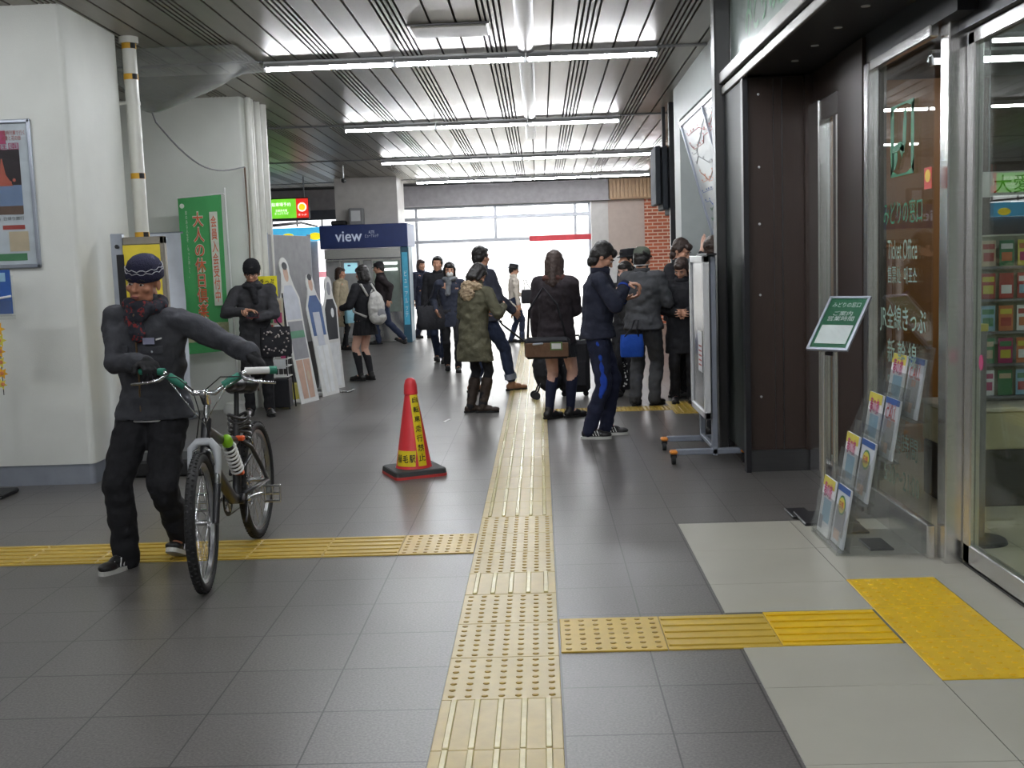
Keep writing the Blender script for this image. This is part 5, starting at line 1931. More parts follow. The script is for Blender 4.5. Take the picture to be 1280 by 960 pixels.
def tote(label, loc, yaw, w_, h_, d_, mat, strap_to=None, cat='bag', name='tote_bag', fleck=None, strap_mat=None, nfleck=34):
    o = thing(name, label, cat, loc, yaw)
    b = MB()
    rs = []
    for z, k, kd in ((0, .92, .9), (h_ * .08, 1.0, 1.0), (h_ * .5, 1.02, 1.1), (h_ * .9, .95, .6), (h_, .93, .35)):
        rs.append([V((w_ / 2 * k * (abs(math.cos(a)) ** .5) * (1 if math.cos(a) > 0 else -1), d_ / 2 * kd * (abs(math.sin(a)) ** .6) * (1 if math.sin(a) > 0 else -1), z)) for a in [2 * PI * i / 28 for i in range(28)]])
    b.rings(rs)
    b.build('bag_body', mat, o, True, 50)
    if fleck:
        fb = MB()
        rnd_ = random.Random(5)
        for i in range(nfleck):
            x_, z_ = (rnd_.random() - .5) * w_ * .8, (.08 + rnd_.random() * .8) * h_
            for sy in (-1, 1):
                r_ = .007 + .006 * rnd_.random()
                fb.ell((x_, sy * d_ * .5 * 1.02, z_), (r_, .012, r_), n=8, k=5)
        fb.build('printed_pattern', fleck, o)
    if strap_to is not None:
        st_ = V(strap_to)
        for sy in (-1, 1):
            MB().tube([V((-w_ * .3, sy * d_ * .2, h_ * .9)), V((-w_ * .22, sy * d_ * .15, h_ * .9)).lerp(st_, .5), st_ + V((-.02, 0, 0)), st_ + V((.02, 0, 0)),
                       V((w_ * .22, sy * d_ * .15, h_ * .9)).lerp(st_, .5), V((w_ * .3, sy * d_ * .2, h_ * .9))], .008, 6).build('handle', strap_mat or mat, o, True)
    return o


tote('black bag printed with small pale figures hanging from the arm of the phone woman', (-2.74, 11.38, .62), R(15), .32, .30, .12, m_blackc, (-.02, 0, .44), fleck=M('fleck_pale', (170, 160, 156), .7))

# ---------------- girl with the white backpack
BL, BYw = (-2.33, 14.65), R(-118)
p = person('schoolgirl in a black jacket and short skirt with a white backpack, seen from behind', BL, BYw, 1.52, head=(R(-10), R(14)),
           arms={1: (V((.17, -.25, 1.02)), (.8, .4, -1)), -1: (V((-.12, -.26, 1.05)), (-.8, .4, -1))},
           feet={1: (.07, -.06, 0, 4), -1: (-.06, .02, 0, -6)}, top=dict(mat=m_blackc, hem=.84, puff=1.08), bottom='skirt', legs=(m_pblack, .64),
           shoes=(m_shoeb, m_soleb, 'plain'), hair=('bob', m_hair), skin=m_skin2, extra={'socks': m_blackc}, seed=11, female=True)
bp = thing('backpack', 'white rucksack with grey trim worn by the schoolgirl', 'backpack', (BL[0], BL[1], 0), BYw)
m_bpk = cloth('backpack_white', (196, 194, 190), bs=40)
b = MB()
b.ell((.02, .215, .96), (.15, .085, .20)).ell((.02, .21, 1.05), (.125, .07, .13)).ell((.02, .235, .84), (.15, .09, .10))
fuse(b, 'pack_body', m_bpk, .008, bp, 2, .010, 12, 3)
b = MB()
for sx in (-.10, .12):
    b.tube([V((sx, .16, 1.12)), V((sx, .06, 1.27)), V((sx, -.06, 1.25)), V((sx * 1.15, -.13, 1.12)), V((sx * 1.2, -.06, .92)), V((sx * 1.2, .14, .85))], .016, 8)
b.tube([V((-.02, .15, 1.13)), V((.02, .16, 1.20)), V((.06, .15, 1.13))], .008, 6)
b.build('strap', m_bpk, bp, True)
b = MB().ell((.02, .295, .88), (.085, .022, .075))
b.build('front_pocket', cloth('backpack_grey', (140, 140, 144)), bp, True)

# ---------------- woman in beige coat and walking man, by the cash machines
p = person('woman in a long beige coat standing by the cash machines', (-3.62, 20.2), R(70), 1.5, head=(R(10), R(4)), top=dict(mat=cloth('coat_beige', (168, 156, 132)), hem=.46, flare=.03, name='coat', puff=1.02),
           feet={1: (.06, .03, 0, 0), -1: (-.06, -.10, 0, 0)}, bottom='trousers', legs=(m_pblack, .7), shoes=(m_shoeb, m_soleb, 'plain'), hair=('bob', m_hairb), seed=12, female=True, vox=.008)
tote('light blue shopping bag held by the woman in the beige coat', (-3.42, 20.0, .50), R(60), .30, .36, .10, cloth('bag_lightblue', (140, 186, 200)), (0, 0, .44), name='shopping_bag')
p = person('man in a dark jacket and cap striding left past the cash machines', (-3.0, 21.3), R(-88), 1.62, lean=R(6), head=(R(0), R(4)),
           arms={1: (V((.22, .12, .86)), (0, 1, 0)), -1: (V((-.2, -.2, .95)), (0, 1, -.3))}, feet={1: (.08, .34, .05, 0, -28), -1: (-.06, -.14, 0, 0)}, drop=.035,
           top=dict(mat=cloth('jacket_dark_brown', (50, 44, 46)), hem=.84, puff=1.1), bottom='trousers', legs=(m_jean, 1.0), shoes=(m_shoeb, m_soleb, 'plain'), hair=('short', m_hair), headwear=('cap', m_blackc), seed=13, vox=.008)

# ---------------- masked woman and the person behind
p = person('woman with a white face mask and dark coat walking towards the viewer', (-1.25, 15.5), R(6), 1.52, head=(0, R(5)), arms={-1: (V((-.22, -.08, .92)), (-.5, 1, -.3))},
           feet={1: (.07, -.12, 0, 0), -1: (-.08, .12, .02, 0, -12)}, top=dict(mat=cloth('coat_blueblack', (52, 56, 70)), hem=.66, name='coat'), bottom='trousers', legs=(m_pblack, .9), shoes=(m_shoeb, m_soleb, 'plain'),
           hair=('bob', m_hair), face=True, seed=14, female=True, vox=.007)
mk = MB().ell(p['HP'](0, -.076, -.052), (.050, .038, .042), p['Rh'])
mk.xf(p['S']).build('face_mask', m_wht, p['root'], True)
sf = MB()
for k in range(12):
    a, a2 = 2 * PI * k / 12, 2 * PI * (k + 1) / 12
    sf.caps(p['U']((.078 * math.cos(a), -.01 + .078 * math.sin(a), 1.36)), p['U']((.078 * math.cos(a2), -.01 + .078 * math.sin(a2), 1.36)), .038, .038, 8)
sf.caps(p['U']((-.02, -.09, 1.35)), p['U']((-.04, -.13, 1.15)), .045, .04)
sf.xf(p['S'])
fuse(sf, 'scarf', cloth('scarf_grey', (112, 116, 120), var=.3), .008, p['root'], 2, .008, 18, 8)
tote('large black shoulder bag at the side of the masked woman', (-1.52, 15.45, .60), R(10), .40, .33, .20, m_blackc, (.10, 0, .62), name='shoulder_bag')
p = person('person in dark clothes walking close behind the masked woman', (-1.55, 17.0), R(-5), 1.62, feet={1: (.07, -.12, 0, 0), -1: (-.08, .14, .02, 0, -12)}, top=dict(mat=m_blackc, hem=.76, puff=1.1), bottom='trousers',
           legs=(m_jean, 1.0), shoes=(m_shoeb, m_soleb, 'plain'), hair=('short', m_hair), seed=15, vox=.009)
p = person('person in dark blue at the left edge of the bright exit', (-2.42, 22.8), R(40), 1.6, feet={1: (.07, -.1, 0, 0), -1: (-.08, .1, 0, 0)}, top=dict(mat=m_navy, hem=.6, name='coat'), bottom='trousers',
           legs=(m_navy, 1.0), shoes=(m_shoeb, m_soleb, 'plain'), hair=('bob', m_hairb), seed=16, vox=.009, female=True)

# ---------------- tall man in front of the exit with his trolley bag
TL, TY = (-.66, 12.9), R(120)
p = person('tall man in a dark jacket with rolled up jeans standing behind the olive parka', TL, TY, 1.72, lean=R(-2), head=(R(15), R(4)),
           arms={-1: (V((-.17, -.26, .88)), (-.6, .6, -1)), 1: (V((.2, -.10, .90)), (.5, 1, 0))}, feet={1: (.10, .12, 0, 10), -1: (-.10, -.26, 0, -4)}, drop=.03,
           top=dict(mat=cloth('jacket_slate', (58, 60, 72)), hem=.80, puff=1.16), bottom='trousers', legs=(m_jean, 1.02, .07), shoes=(cloth('shoe_tan', (150, 110, 84)), m_soleb, 'plain'), hair=('short', m_hair), seed=17, girth=1.06, vox=.007)
cuff = MB()
for sd in (1, -1):
    hp, kn, an, tip, pit = p['L'][sd]
    u = (kn - an).normalized()
    cuff.cyl(an + u * .055, an + u * .115, .066, .068, 18)
cuff.xf(p['S']).build('trouser_cuffs', cloth('jeans_pale', (130, 136, 150)), p['root'], True, 40)
o = thing('trolley_bag', 'black wheeled bag with a slanting pull handle beside the dark haired schoolgirl', 'trolley bag', (-.02, 12.05, 0), R(8))
b = MB()
b.ell((.06, 0, .36), (.15, .13, .26)).ell((.02, 0, .52), (.13, .11, .14)).ell((.10, 0, .20), (.13, .12, .13))
fuse(b, 'bag_body', m_blackc, .009, o, 2, .012, 10, 9)
MB().tube([V((-.42, .0, .86)), V((-.40, 0, .83)), V((-.10, -.03, .58)), V((.02, -.03, .42))], .010, 8).tube([V((-.42, .06, .86)), V((-.40, .06, .83)), V((-.10, .05, .58)), V((.02, .05, .42))], .010, 8).caps((-.42, -.01, .865), (-.42, .07, .865), .016, .016).build('pull_handle', m_black, o, True)
for s in (-.07, .07):
    w_ = MB().cyl((-.07, s - .012, .045), (-.07, s + .012, .045), .045, n=20).build('wheel', m_blackr, o, True, 40)
    MB().tube([V((-.07, s, .045)), V((-.03, s, .14)), V((0, s * .8, .22))], .010, 6).build('wheel_arm', m_black, w_, True)
o = thing('suitcase', 'black upright suitcase standing behind the legs of the dark haired schoolgirl', 'suitcase', (.36, 12.25, 0), R(0))
b = MB()
b.bevbox((-.18, -.12, .05), (.16, .12, .62), .04)
b.build('shell', m_blackc, o)
MB().bevbox((-.14, -.145, .12), (.12, -.11, .40), .015).build('front_pocket', m_blackc, o)
for sx in (-.13, .11):
    MB().cyl((sx, -.03, .03), (sx, .03, .03), .03, n=16).build('wheel', m_blackr, o, True, 40)
MB().tube([V((-.08, 0, .62)), V((-.07, 0, .67)), V((.05, 0, .67)), V((.06, 0, .62))], .01, 6).build('handle', m_black, o, True)

# ---------------- woman in the olive parka
p = person('woman in an olive parka with a fur trimmed hood and tall brown boots', (-.68, 11.13), R(140), 1.50, lean=R(9), head=(R(0), R(36)),
           arms={-1: (V((-.20, -.26, 1.12)), (-.7, .3, -1)), 1: (V((.08, -.25, 1.08)), (.7, .3, -1))}, feet={1: (.06, .03, 0, -30), -1: (-.07, -.02, 0, -48)},
           top=dict(mat=m_olive, hem=.56, flare=.035, puff=1.16, name='parka', hood=m_fur, amp=.016), bottom='trousers', legs=(m_pblack, .80), shoes=(cloth('boots_brown', (62, 52, 46), rough=.6), m_soleb, 'boots'),
           hair=('bob', m_hair), seed=18, female=True, vox=.0065)

# ---------------- cream coat near the exit
p = person('person in a cream coat and dark hat standing against the bright exit', (-.48, 20.6), R(100), 1.45, head=(0, R(10)), arms={1: (V((.18, -.2, .95)), (.7, .5, -1))}, feet={1: (.08, .08, 0, 0), -1: (-.07, -.12, 0, 0)},
           top=dict(mat=cloth('coat_cream', (206, 196, 184)), hem=.62, name='coat', flare=.02), bottom='trousers', legs=(m_jean, .95), shoes=(m_shoeb, m_soleb, 'plain'), hair=('short', m_hair), headwear=('hat', m_blackc), seed=19, vox=.009)
tote('small dark bag hanging beside the person in the cream coat', (-.22, 20.5, .72), R(0), .26, .26, .1, m_blackc, (-.06, 0, .44), name='shoulder_bag')

# ---------------- schoolgirl with knee socks in the queue
p = person('schoolgirl in a dark jacket and navy knee socks with long hair, back to the viewer', (.14, 10.50), R(160), 1.59, head=(R(8), R(10)),
           arms={-1: (V((-.02, -.24, .98)), (-.8, .4, -1)), 1: (V((.225, -.04, .80)), (.1, 1, -.2))}, feet={1: (.085, .03, 0, -26), -1: (-.085, -.10, 0, -40)},
           top=dict(mat=cloth('blazer_brownblack', (48, 42, 46)), hem=.72, puff=1.16, name='blazer'), bottom='skirt', legs=(m_blackc, .60), shoes=(m_shoeb, m_soleb, 'plain'),
           hair=('long', m_hairb), skin=m_skin2, extra={'socks': cloth('socks_navy', (34, 38, 60))}, seed=20, female=True)
sf = MB()
for k in range(12):
    a, a2 = 2 * PI * k / 12, 2 * PI * (k + 1) / 12
    sf.caps(p['U']((.085 * math.cos(a), .01 + .085 * math.sin(a), 1.345)), p['U']((.085 * math.cos(a2), .01 + .085 * math.sin(a2), 1.345)), .036, .036, 8)
sf.xf(p['S'])
fuse(sf, 'scarf', cloth('scarf_rust', (98, 66, 60)), .008, p['root'], 2, .007, 18, 8)
o = thing('school_bag', 'dark school bag with a green edged white tag on the back of the schoolgirl', 'school bag', (.05, 10.27, .60), R(-6))
b = MB()
b.bevbox((-.21, -.06, 0), (.21, .06, .20), .03)
b.build('bag_body', m_blackc, o)
MB().bevbox((-.20, -.068, .02), (.20, -.058, .15), .006).build('brown_panel', cloth('bag_brown', (110, 84, 66)), o)
MB().slab((.09, -.07, .12), XC, UP, .11, .075, .006).build('tag_border', M('tag_green', (90, 120, 60), .5), o)
MB().slab((.09, -.077, .12), XC, UP, .085, .05, .003).build('tag_card', m_wht, o)
MB().caps((-.12, -.075, .14), (-.04, -.075, .145), .010, .010).build('grey_charm', m_alum, o)
MB().tube([V((-.18, 0, .19)), V((-.16, -.01, .45)), V((-.02, -.03, .66)), V((.10, -.01, .50)), V((.18, 0, .19))], .012, 6).build('strap', m_blackc, o, True)

# ---------------- boy in the navy tracksuit
BoL, BoY, BoH = (.47, 9.36), R(84), 1.64
p = person('boy in a navy jacket and blue striped track trousers with black and white sneakers', BoL, BoY, BoH, lean=R(5), head=(R(8), R(32)),
           arms={-1: (w2l((.70, 9.22, 1.28), BoL, BoY, BoH), (-.8, .2, -.9)), 1: (w2l((.70, 9.42, 1.17), BoL, BoY, BoH), (.6, .4, -1))},
           hands={-1: (V((0, -1, .1)), V((0, 0, -1)), .9), 1: (V((0, -1, 0)), V((0, 0, 1)), .6)},
           feet={1: (.09, -.05, 0, 6), -1: (-.10, .08, 0, -2)}, top=dict(mat=m_navy, hem=.82, puff=1.14, amp=.014), bottom='trousers', legs=(cloth('track_navy', (36, 40, 60)), 1.04),
           shoes=(m_shoeb, m_solew, 'sneakers'), hair=('boy', m_hair), face=True, seed=21, vox=.0055)
m_bright = cloth('stripe_blue', (34, 66, 160))
tr = [c for c in p['root'].children if c.name.startswith('trousers')][0]
hp, kn, an, tip, pit = p['L'][-1]
sb = MB()
for a0, b0, w0 in ((.12, .42, .030), (.55, .70, .022), (.78, 1.0, .034)):
    for k in range(6):
        q = a0 + (b0 - a0) * k / 5
        sb.ell(hp.lerp(kn, q) + V((-.082 + .018 * q, -.008 + .02 * (b0 - q), 0)), (.012, w0 * (.6 + .4 * math.sin(PI * k / 5)), .034))
for k in range(3):
    sb.ell(kn.lerp(an, .05 + .08 * k) + V((-.060, -.0, 0)), (.012, .03 - .006 * k, .03))
sb.xf(p['S'])
fuse(sb, 'blue_flash', m_bright, .007, tr, 2)
jk = [c for c in p['root'].children if c.name.startswith('jacket')][0]
a, e, w_ = p['A'][1]
MB().cyl(e.lerp(w_, .72), e.lerp(w_, .96), .055, .050, 20).xf(p['S']).build('blue_cuff', m_bright, jk, True, 40)
a, e, w_ = p['A'][-1]
MB().cyl(e.lerp(w_, .86), e.lerp(w_, .93), .052, .051, 20).xf(p['S']).build('blue_cuff', m_bright, jk, True, 40)

# ---------------- queue at the ticket machines
p = person('dark haired woman whose face shows beyond the chin of the tracksuit boy', (.92, 12.1), R(-20), 1.46, head=(R(-12), R(10)), top=dict(mat=m_blackc, hem=.66, name='coat'), bottom='trousers', legs=(m_pblack, 1.0), shoes=(m_shoeb, m_soleb, 'plain'),
           hair=('long', m_hair), skin=m_skin2, face=True, seed=22, female=True, vox=.0065)
tote('black bag with white lettering like swirls beside the queue', (.84, 12.15, .07), R(0), .24, .34, .14, m_blackc, (0, 0, .46), fleck=m_wht, nfleck=60)
p = person('man in a small dark brimmed hat at the back of the queue', (1.02, 12.9), R(-70), 1.6, head=(0, R(4)), top=dict(mat=m_blackc, hem=.7, puff=1.1, name='coat'), bottom='trousers', legs=(m_pblack, 1.0), shoes=(m_shoeb, m_soleb, 'plain'),
           hair=('short', m_hair), headwear=('hat', m_blackc), seed=23, vox=.008)
p = person('man in a dark grey jacket and grey cap with white cord, back to the viewer', (1.03, 11.25), R(152), 1.60, head=(R(0), R(6)), arms={1: (V((.22, -.12, .84)), (.5, 1, 0)), -1: (V((-.12, -.26, 1.02)), (-.7, .4, -1))},
           feet={1: (.10, .02, 0, 10), -1: (-.09, -.03, 0, -10)}, top=dict(mat=cloth('jacket_grey', (72, 73, 76)), hem=.78, puff=1.2, amp=.014), bottom='trousers', legs=(cloth('trousers_grey', (66, 67, 70)), 1.12),
           shoes=(m_shoeb, m_soleb, 'plain'), hair=('short', m_hair), headwear=('cap', cloth('cap_grey', (92, 98, 88))), seed=24, girth=1.05, vox=.007)
MB().tube([p['HP'](.080 * math.cos(a), .012 + .092 * math.sin(a), -.06 - .012 * math.sin(a)) for a in [R(q) for q in range(-20, 201, 15)]], .004, 6).xf(p['S']).build('neck_cord', m_wht, p['root'], True)
MB().tube([p['HP'](.084, .03, -.05), p['HP'](.090, .02, .04), p['HP'](.05, .04, .12)], .003, 6).xf(p['S']).build('hat_cord', m_wht, p['root'], True)
tote('bright blue sling bag hanging at the hip of the grey jacketed man', (.885, 10.95, .53), R(-5), .23, .22, .07, cloth('bag_blue', (28, 70, 156)), (.05, 0, .36), name='sling_bag', strap_mat=m_blackc)
p = person('man with thick dark hair in black standing at the fare map wall', (1.46, 11.88), R(50), 1.68, lean=R(4), head=(R(10), R(26)), arms={1: (V((.1, -.26, 1.05)), (.7, .3, -1)), -1: (V((-.1, -.26, 1.05)), (-.7, .3, -1))},
           top=dict(mat=m_blackc, hem=.78, puff=1.1), bottom='trousers', legs=(m_pblack, 1.0), shoes=(m_shoeb, m_soleb, 'plain'), hair=('boy', m_hairb), face=True, seed=25, vox=.0065)
p = person('shorter woman in a black coat looking down beside the grey jacketed man', (1.44, 11.38), R(-8), 1.48, lean=R(6), head=(R(-20), R(26)), arms={1: (V((.05, -.22, 1.02)), (.3, .3, -1)), -1: (V((-.05, -.22, 1.02)), (-.3, .3, -1))},
           top=dict(mat=m_blackc, hem=.56, puff=1.14, flare=.02, name='coat'), bottom='trousers', legs=(m_pblack, .95), shoes=(m_shoeb, m_soleb, 'plain'), hair=('bob', m_hairb), face=True, seed=26, female=True, vox=.0065)
RL, RY, RH = (1.44, 9.12), R(112), 1.66
p = person('person in black raising a hand towards the fare map behind the rolling board', RL, RY, RH, head=(0, R(-8)), arms={1: (w2l((1.36, 9.36, 1.50), RL, RY, RH), (0, -1, -.6))},
           hands={1: (V((.1, -.1, 1)), V((-.2, -1, 0)), .12)},
           top=dict(mat=m_blackc, hem=.66, puff=1.1, name='coat'), bottom='trousers', legs=(m_pblack, 1.0), shoes=(m_shoeb, m_soleb, 'plain'), hair=('short', m_hairb), skin=m_skin2, seed=27, vox=.0055)

# ================================================================ BICYCLE
bk = thing('bicycle', 'black mountain bicycle with teal grips wheeled along by the older man', 'bicycle', (-1.64, 5.65, 0), R(0))
m_frame = M('frame_black', (30, 30, 34), .35, .0, coat=.15)
m_chrome = M('chrome', (196, 198, 200), .18, .95)
m_rim = M('rim_alloy', (170, 172, 172), .3, .9)
m_fork = M('fork_white', (196, 200, 204), .35, .1)
m_teal = M('grip_teal', (36, 118, 96), .6)
m_orange = M('reflector_orange', (214, 84, 30), .4)


def wheel(hub, rotmat, parent):
    w_ = bpy.data.objects.new('wheel', None)
    # the tire mesh carries the wheel
    def T(b):
        b.v = [rotmat @ p + V(hub) for p in b.v]
        return b
    rad, n = .305, 48
    tire = MB().tube([V((0, rad * math.cos(2 * PI * k / n), rad * math.sin(2 * PI * k / n))) for k in range(n)], .025, 10, True)
    tr_ = MB()
    for k in range(72):
        a = 2 * PI * k / 72
        for sx in (-1, 1):
            c_ = V((sx * .010, (rad + .022) * math.cos(a + sx * .02), (rad + .022) * math.sin(a + sx * .02)))
            tr_.ell(c_, (.009, .006, .006), n=6, k=4)
    bpy.data.objects.remove(w_)
    wo = T(tire).build('wheel', m_blackr, parent, True)
    T(tr_).build('tread', m_blackr, wo)
    rs = []
    for k in range(n + 1):
        a = 2 * PI * k / n
        rs.append([V((x_, r_ * math.cos(a), r_ * math.sin(a))) for x_, r_ in ((-.012, .285), (.012, .285), (.010, .266), (-.010, .266))])
    T(MB().rings(rs, False)).build('rim', m_rim, wo, True, 30)
    T(MB().cyl((-.032, 0, 0), (.032, 0, 0), .014, n=16).cyl((-.034, 0, 0), (-.026, 0, 0), .026, n=16).cyl((.026, 0, 0), (.034, 0, 0), .026, n=16).cyl((-.062, 0, 0), (.062, 0, 0), .006, n=10)).build('hub', m_chrome, wo, True, 40)
    sp = MB()
    for k in range(32):
        a = 2 * PI * k / 32
        sx = 1 if k % 2 else -1
        b0 = a + (.9 if (k // 2) % 2 else -.9)
        sp.cyl((sx * .030, .024 * math.cos(b0), .024 * math.sin(b0)), (0, .270 * math.cos(a), .270 * math.sin(a)), .0012, n=4, cap=False)
    T(sp).build('spokes', m_chrome, wo)
    return wo


# steering axis and rotated front end
ax0, ax1 = V((0, -.395, .58)), V((0, -.335, .80))
st = R(7)
axd = (ax1 - ax0).normalized()
Rs = Matrix.Translation(ax0) @ Matrix.Rotation(st, 4, axd) @ Matrix.Translation(-ax0)
fh = V((0, -.53, .33))
wheel(Rs @ fh, Matrix.Rotation(st, 3, 'Z'), bk)
wheel(V((0, .52, .33)), Matrix.Identity(3), bk)
fk = MB()
for s in (-1, 1):
    fk.cyl((s * .062, -.53, .325), (s * .062, -.452, .50), .017, .018, 14)
fo = fk.xf(Rs).build('fork', m_frame, bk, True, 40)
cr2 = MB()
for s in (-1, 1):
    cr2.cyl((s * .062, -.452, .50), (s * .060, -.405, .64), .0135, n=12)
cr2.xf(Rs).build('fork_stanchion', m_chrome, fo, True, 40)
arch = MB()
arch.tube([V((-.062, -.440, .50)), V((-.062, -.425, .60)), V((-.058, -.420, .665)), V((-.03, -.42, .700)), V((.03, -.42, .700)), V((.058, -.42, .665)), V((.062, -.425, .60)), V((.062, -.440, .50))], [.014, .019, .022, .020, .020, .022, .019, .014], 10)
arch.xf(Rs).build('fork_crown', m_fork, fo, True)
MB().cyl(ax0 + V((0, .0, .06)), ax1, .024, n=16).build('head_tube', m_frame, bk, True, 40)
hb = MB()
hb.cyl(ax1, ax1 + axd * .09, .017, n=14).caps(ax1 + axd * .08, (0, -.375, .925), .022, .024)
hb.xf(Rs).build('stem', m_chrome, bk, True, 40)
bar = MB().tube([V((-.30, -.30, 1.03)), V((-.20, -.335, 1.03)), V((-.12, -.365, .985)), V((-.05, -.375, .93)), V((.05, -.375, .93)), V((.12, -.365, .985)), V((.20, -.335, 1.03)), V((.30, -.30, 1.03))], .0125, 10)
bo_ = bar.xf(Rs).build('handlebar', m_chrome, bk, True)
for s in (-1, 1):
    MB().tube([V((s * .19, -.335, 1.031)), V((s * .315, -.292, 1.03))], .018, 12).xf(Rs).build('grip', m_teal if s < 0 else m_wht, bo_, True, 40)
    if s > 0:
        MB().tube([V((.30, -.297, 1.03)), V((.335, -.285, 1.03))], .020, 12).xf(Rs).build('grip_end', m_teal, bo_, True, 40)
    MB().tube([V((s * .09, -.375, .965)), V((s * .15, -.36, 1.0)), V((s * .165, -.352, 1.01))], .020, 10).xf(Rs).build('clamp_sleeve', m_teal, bo_, True, 40)
    MB().tube([V((s * .17, -.36, 1.02)), V((s * .20, -.41, 1.0)), V((s * .26, -.40, .985)), V((s * .34, -.375, .975))], [.011, .009, .007, .006], 8).xf(Rs).build('brake_lever', m_chrome, bo_, True)
    MB().tube([V((s * .18, -.40, 1.01)), V((s * .10, -.50, 1.02)), V((s * .03, -.50, .96)), V((s * .01, -.45, .84)), V((s * .03, -.44, .72))], .003, 6).xf(Rs).build('brake_cable', m_black, bo_, True)
    MB().tube([V((s * .17, -.38, 1.0)), V((s * .12, -.47, .97)), V((s * .05, -.44, .86)), V((0, -.38, .78)), V((.01, -.3, .66))], .003, 6).xf(Rs).build('gear_cable', m_chrome, bo_, True)
# brakes on the front wheel
for s in (-1, 1):
    MB().tube([V((s * .048, -.455, .595)), V((s * .040, -.47, .66)), V((s * .012, -.47, .68))], .007, 8).xf(Rs).build('brake_arm', m_chrome, fo, True)
# frame
BB = V((0, .10, .31))
f = MB()
f.tube([V((0, -.345, .745)), V((0, -.15, .67)), V((0, .14, .615))], [.024, .026, .022], 12)
f.tube([V((0, -.375, .665)), V((0, -.22, .50)), V((0, .02, .33)), BB], [.028, .030, .028, .026], 12)
f.tube([BB, V((0, .16, .60)), V((0, .19, .73))], [.022, .022, .018], 12)
f.cyl(BB - V((.038, 0, 0)), BB + V((.038, 0, 0)), .028, n=16)
f.build('frame', m_frame, bk, True, 50)
f = MB()
for s in (-1, 1):
    f.tube([V((s * .022, .17, .61)), V((s * .05, .26, .56)), V((s * .062, .40, .43)), V((s * .062, .52, .33))], .012, 8)
    f.tube([V((s * .028, .13, .33)), V((s * .052, .26, .335)), V((s * .062, .52, .33))], .013, 8)
    f.tube([V((s * .026, .10, .44)), V((s * .05, .24, .52))], .010, 8)
f.build('rear_triangle', m_frame, bk, True)
# spring shock / bottle with lime cap
sp = MB()
a0, a1 = V((.03, -.10, .635)), V((.035, .03, .47))
d_ = (a1 - a0)
sp.cyl(a0, a1, .019, n=14)
so = sp.build('shock', m_frame, bk, True, 40)
x_ = d_.orthogonal().normalized()
y_ = d_.normalized().cross(x_)
MB().tube([a0 + d_ * (.04 + .92 * k / 90) + (x_ * math.cos(k * .5) + y_ * math.sin(k * .5)) * .031 for k in range(91)], .0065, 7).build('coil_spring', m_wht, so, True)
MB().caps(a0 - d_.normalized() * .035, a0 - d_.normalized() * .012, .027, .029).build('lime_cap', M('cap_lime', (150, 214, 40), .4), so, True, 50)
MB().bevbox((.0, .115, .615), (.05, .155, .640), .006).build('reflector', m_orange, bk)
MB().bevbox((.0, .07, .44), (.05, .105, .465), .006).build('reflector', m_orange, bk)
MB().cyl((0, .185, .70), (0, .215, .865), .0135, n=14).build('seat_post', m_black, bk, True, 40)
sd_ = MB()
sd_.ell((0, .31, .895), (.095, .080, .050)).ell((.045, .32, .895), (.052, .065, .052)).ell((-.045, .32, .895), (.052, .065, .052)).ell((0, .22, .905), (.052, .10, .036)).caps((0, .10, .915), (0, .20, .912), .026, .038)
fuse(sd_, 'saddle', M('saddle_black', (30, 30, 32), .35), .006, bk, 3)
lk = MB()
for k in range(5):
    lk.tube([V((.055 * math.cos(a) - .0, .235 + .065 * math.sin(a), .735 - .022 * k + .012 * math.sin(a * 2 + k))) for a in [2 * PI * q / 20 for q in range(20)]], .0085, 7, True)
lk.build('cable_lock', M('lock_cable', (44, 42, 44), .3, coat=.4), bk, True)
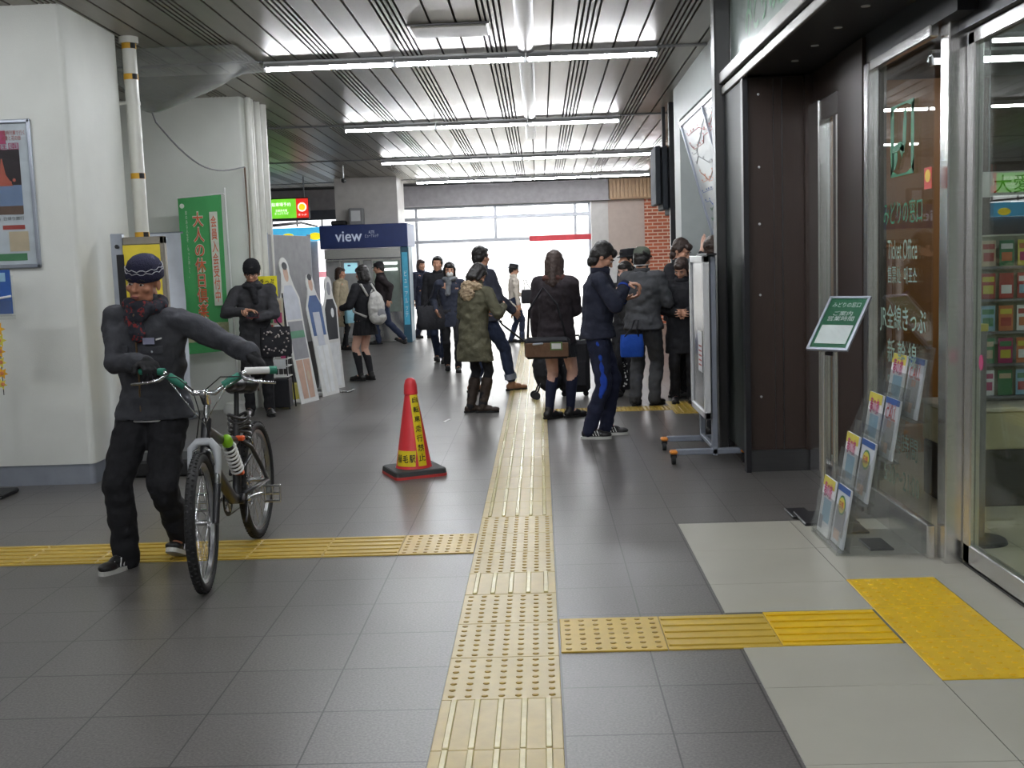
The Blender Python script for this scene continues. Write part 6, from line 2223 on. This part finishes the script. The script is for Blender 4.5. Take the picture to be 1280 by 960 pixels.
# transmission (on the bicycle's right, image left)
cr3 = MB().lathe([(.088, -.003), (.092, 0), (.088, .003), (.070, .003), (.070, -.003)], n=44, cap=False)
cr3.v = [V((p.z, p.x, p.y)) + BB + V((-.048, 0, 0)) for p in cr3.v]
co = cr3.build('chainring', m_black, bk, True, 40)
ck = MB()
for k in range(5):
    a = 2 * PI * k / 5
    ck.caps(BB + V((-.048, 0, 0)), BB + V((-.048, .078 * math.cos(a), .078 * math.sin(a))), .008, .006, 8)
ck.build('spider', m_chrome, co, True)
for s, dy, dz in ((-1, -.165, .02), (1, .165, -.01)):
    e_ = BB + V((s * .085, dy, dz))
    c_ = MB().caps(BB + V((s * .060, 0, 0)), e_, .015, .012, 10).build('crank', m_chrome, bk, True)
    pd = MB()
    px_ = e_ + V((s * .065, 0, 0))
    for q in (-.042, .042):
        pd.bevbox((px_.x - .045, px_.y - .012, px_.z + q - .006), (px_.x + .045, px_.y + .012, px_.z + q + .006), .003)
    for q in (-.042, 0, .042):
        pd.bevbox((px_.x + q - .004, px_.y - .010, px_.z - .042), (px_.x + q + .004, px_.y + .010, px_.z + .042), .002)
    pd.cyl(e_, px_ + V((s * .04, 0, 0)), .008, n=10)
    pd.build('pedal', m_chrome, c_)
ch = MB()
ch.tube([BB + V((-.048, 0, .090)), V((-.048, .3, .378)), V((-.045, .52, .372))], .004, 6).tube([BB + V((-.048, 0, -.090)), V((-.048, .34, .215)), V((-.045, .55, .20)), V((-.045, .57, .25)), V((-.045, .52, .29))], .004, 6)
ch.build('chain', M('chain_steel', (110, 106, 100), .4, .8), bk, True)
cs = MB()
for k, r_ in enumerate((.045, .038, .031, .026)):
    cs.cyl((-.038 - .005 * k, .52, .33), (-.0405 - .005 * k, .52, .33), r_, n=24)
cs.build('sprockets', m_chrome, bk, True, 30)
MB().tube([V((-.055, .53, .31)), V((-.06, .56, .27)), V((-.055, .55, .20))], [.012, .011, .010], 8).cyl((-.045, .55, .20), (-.055, .55, .20), .020, n=14).build('derailleur', m_chrome, bk, True, 40)
for s in (-1, 1):
    MB().tube([V((s * .045, .33, .545)), V((s * .040, .30, .60)), V((s * .012, .30, .615))], .007, 8).build('rear_brake_arm', m_chrome, bk, True)
MB().tube([V((.045, .12, .295)), V((.075, .0, .24)), V((.085, -.06, .22))], .008, 8).build('kickstand', m_black, bk, True)
MB().tube([V((-.022, -.30, .70)), V((-.03, 0, .66)), V((-.03, .16, .63)), V((-.05, .35, .58))], .0035, 6).build('cable_housing', m_black, bk, True)
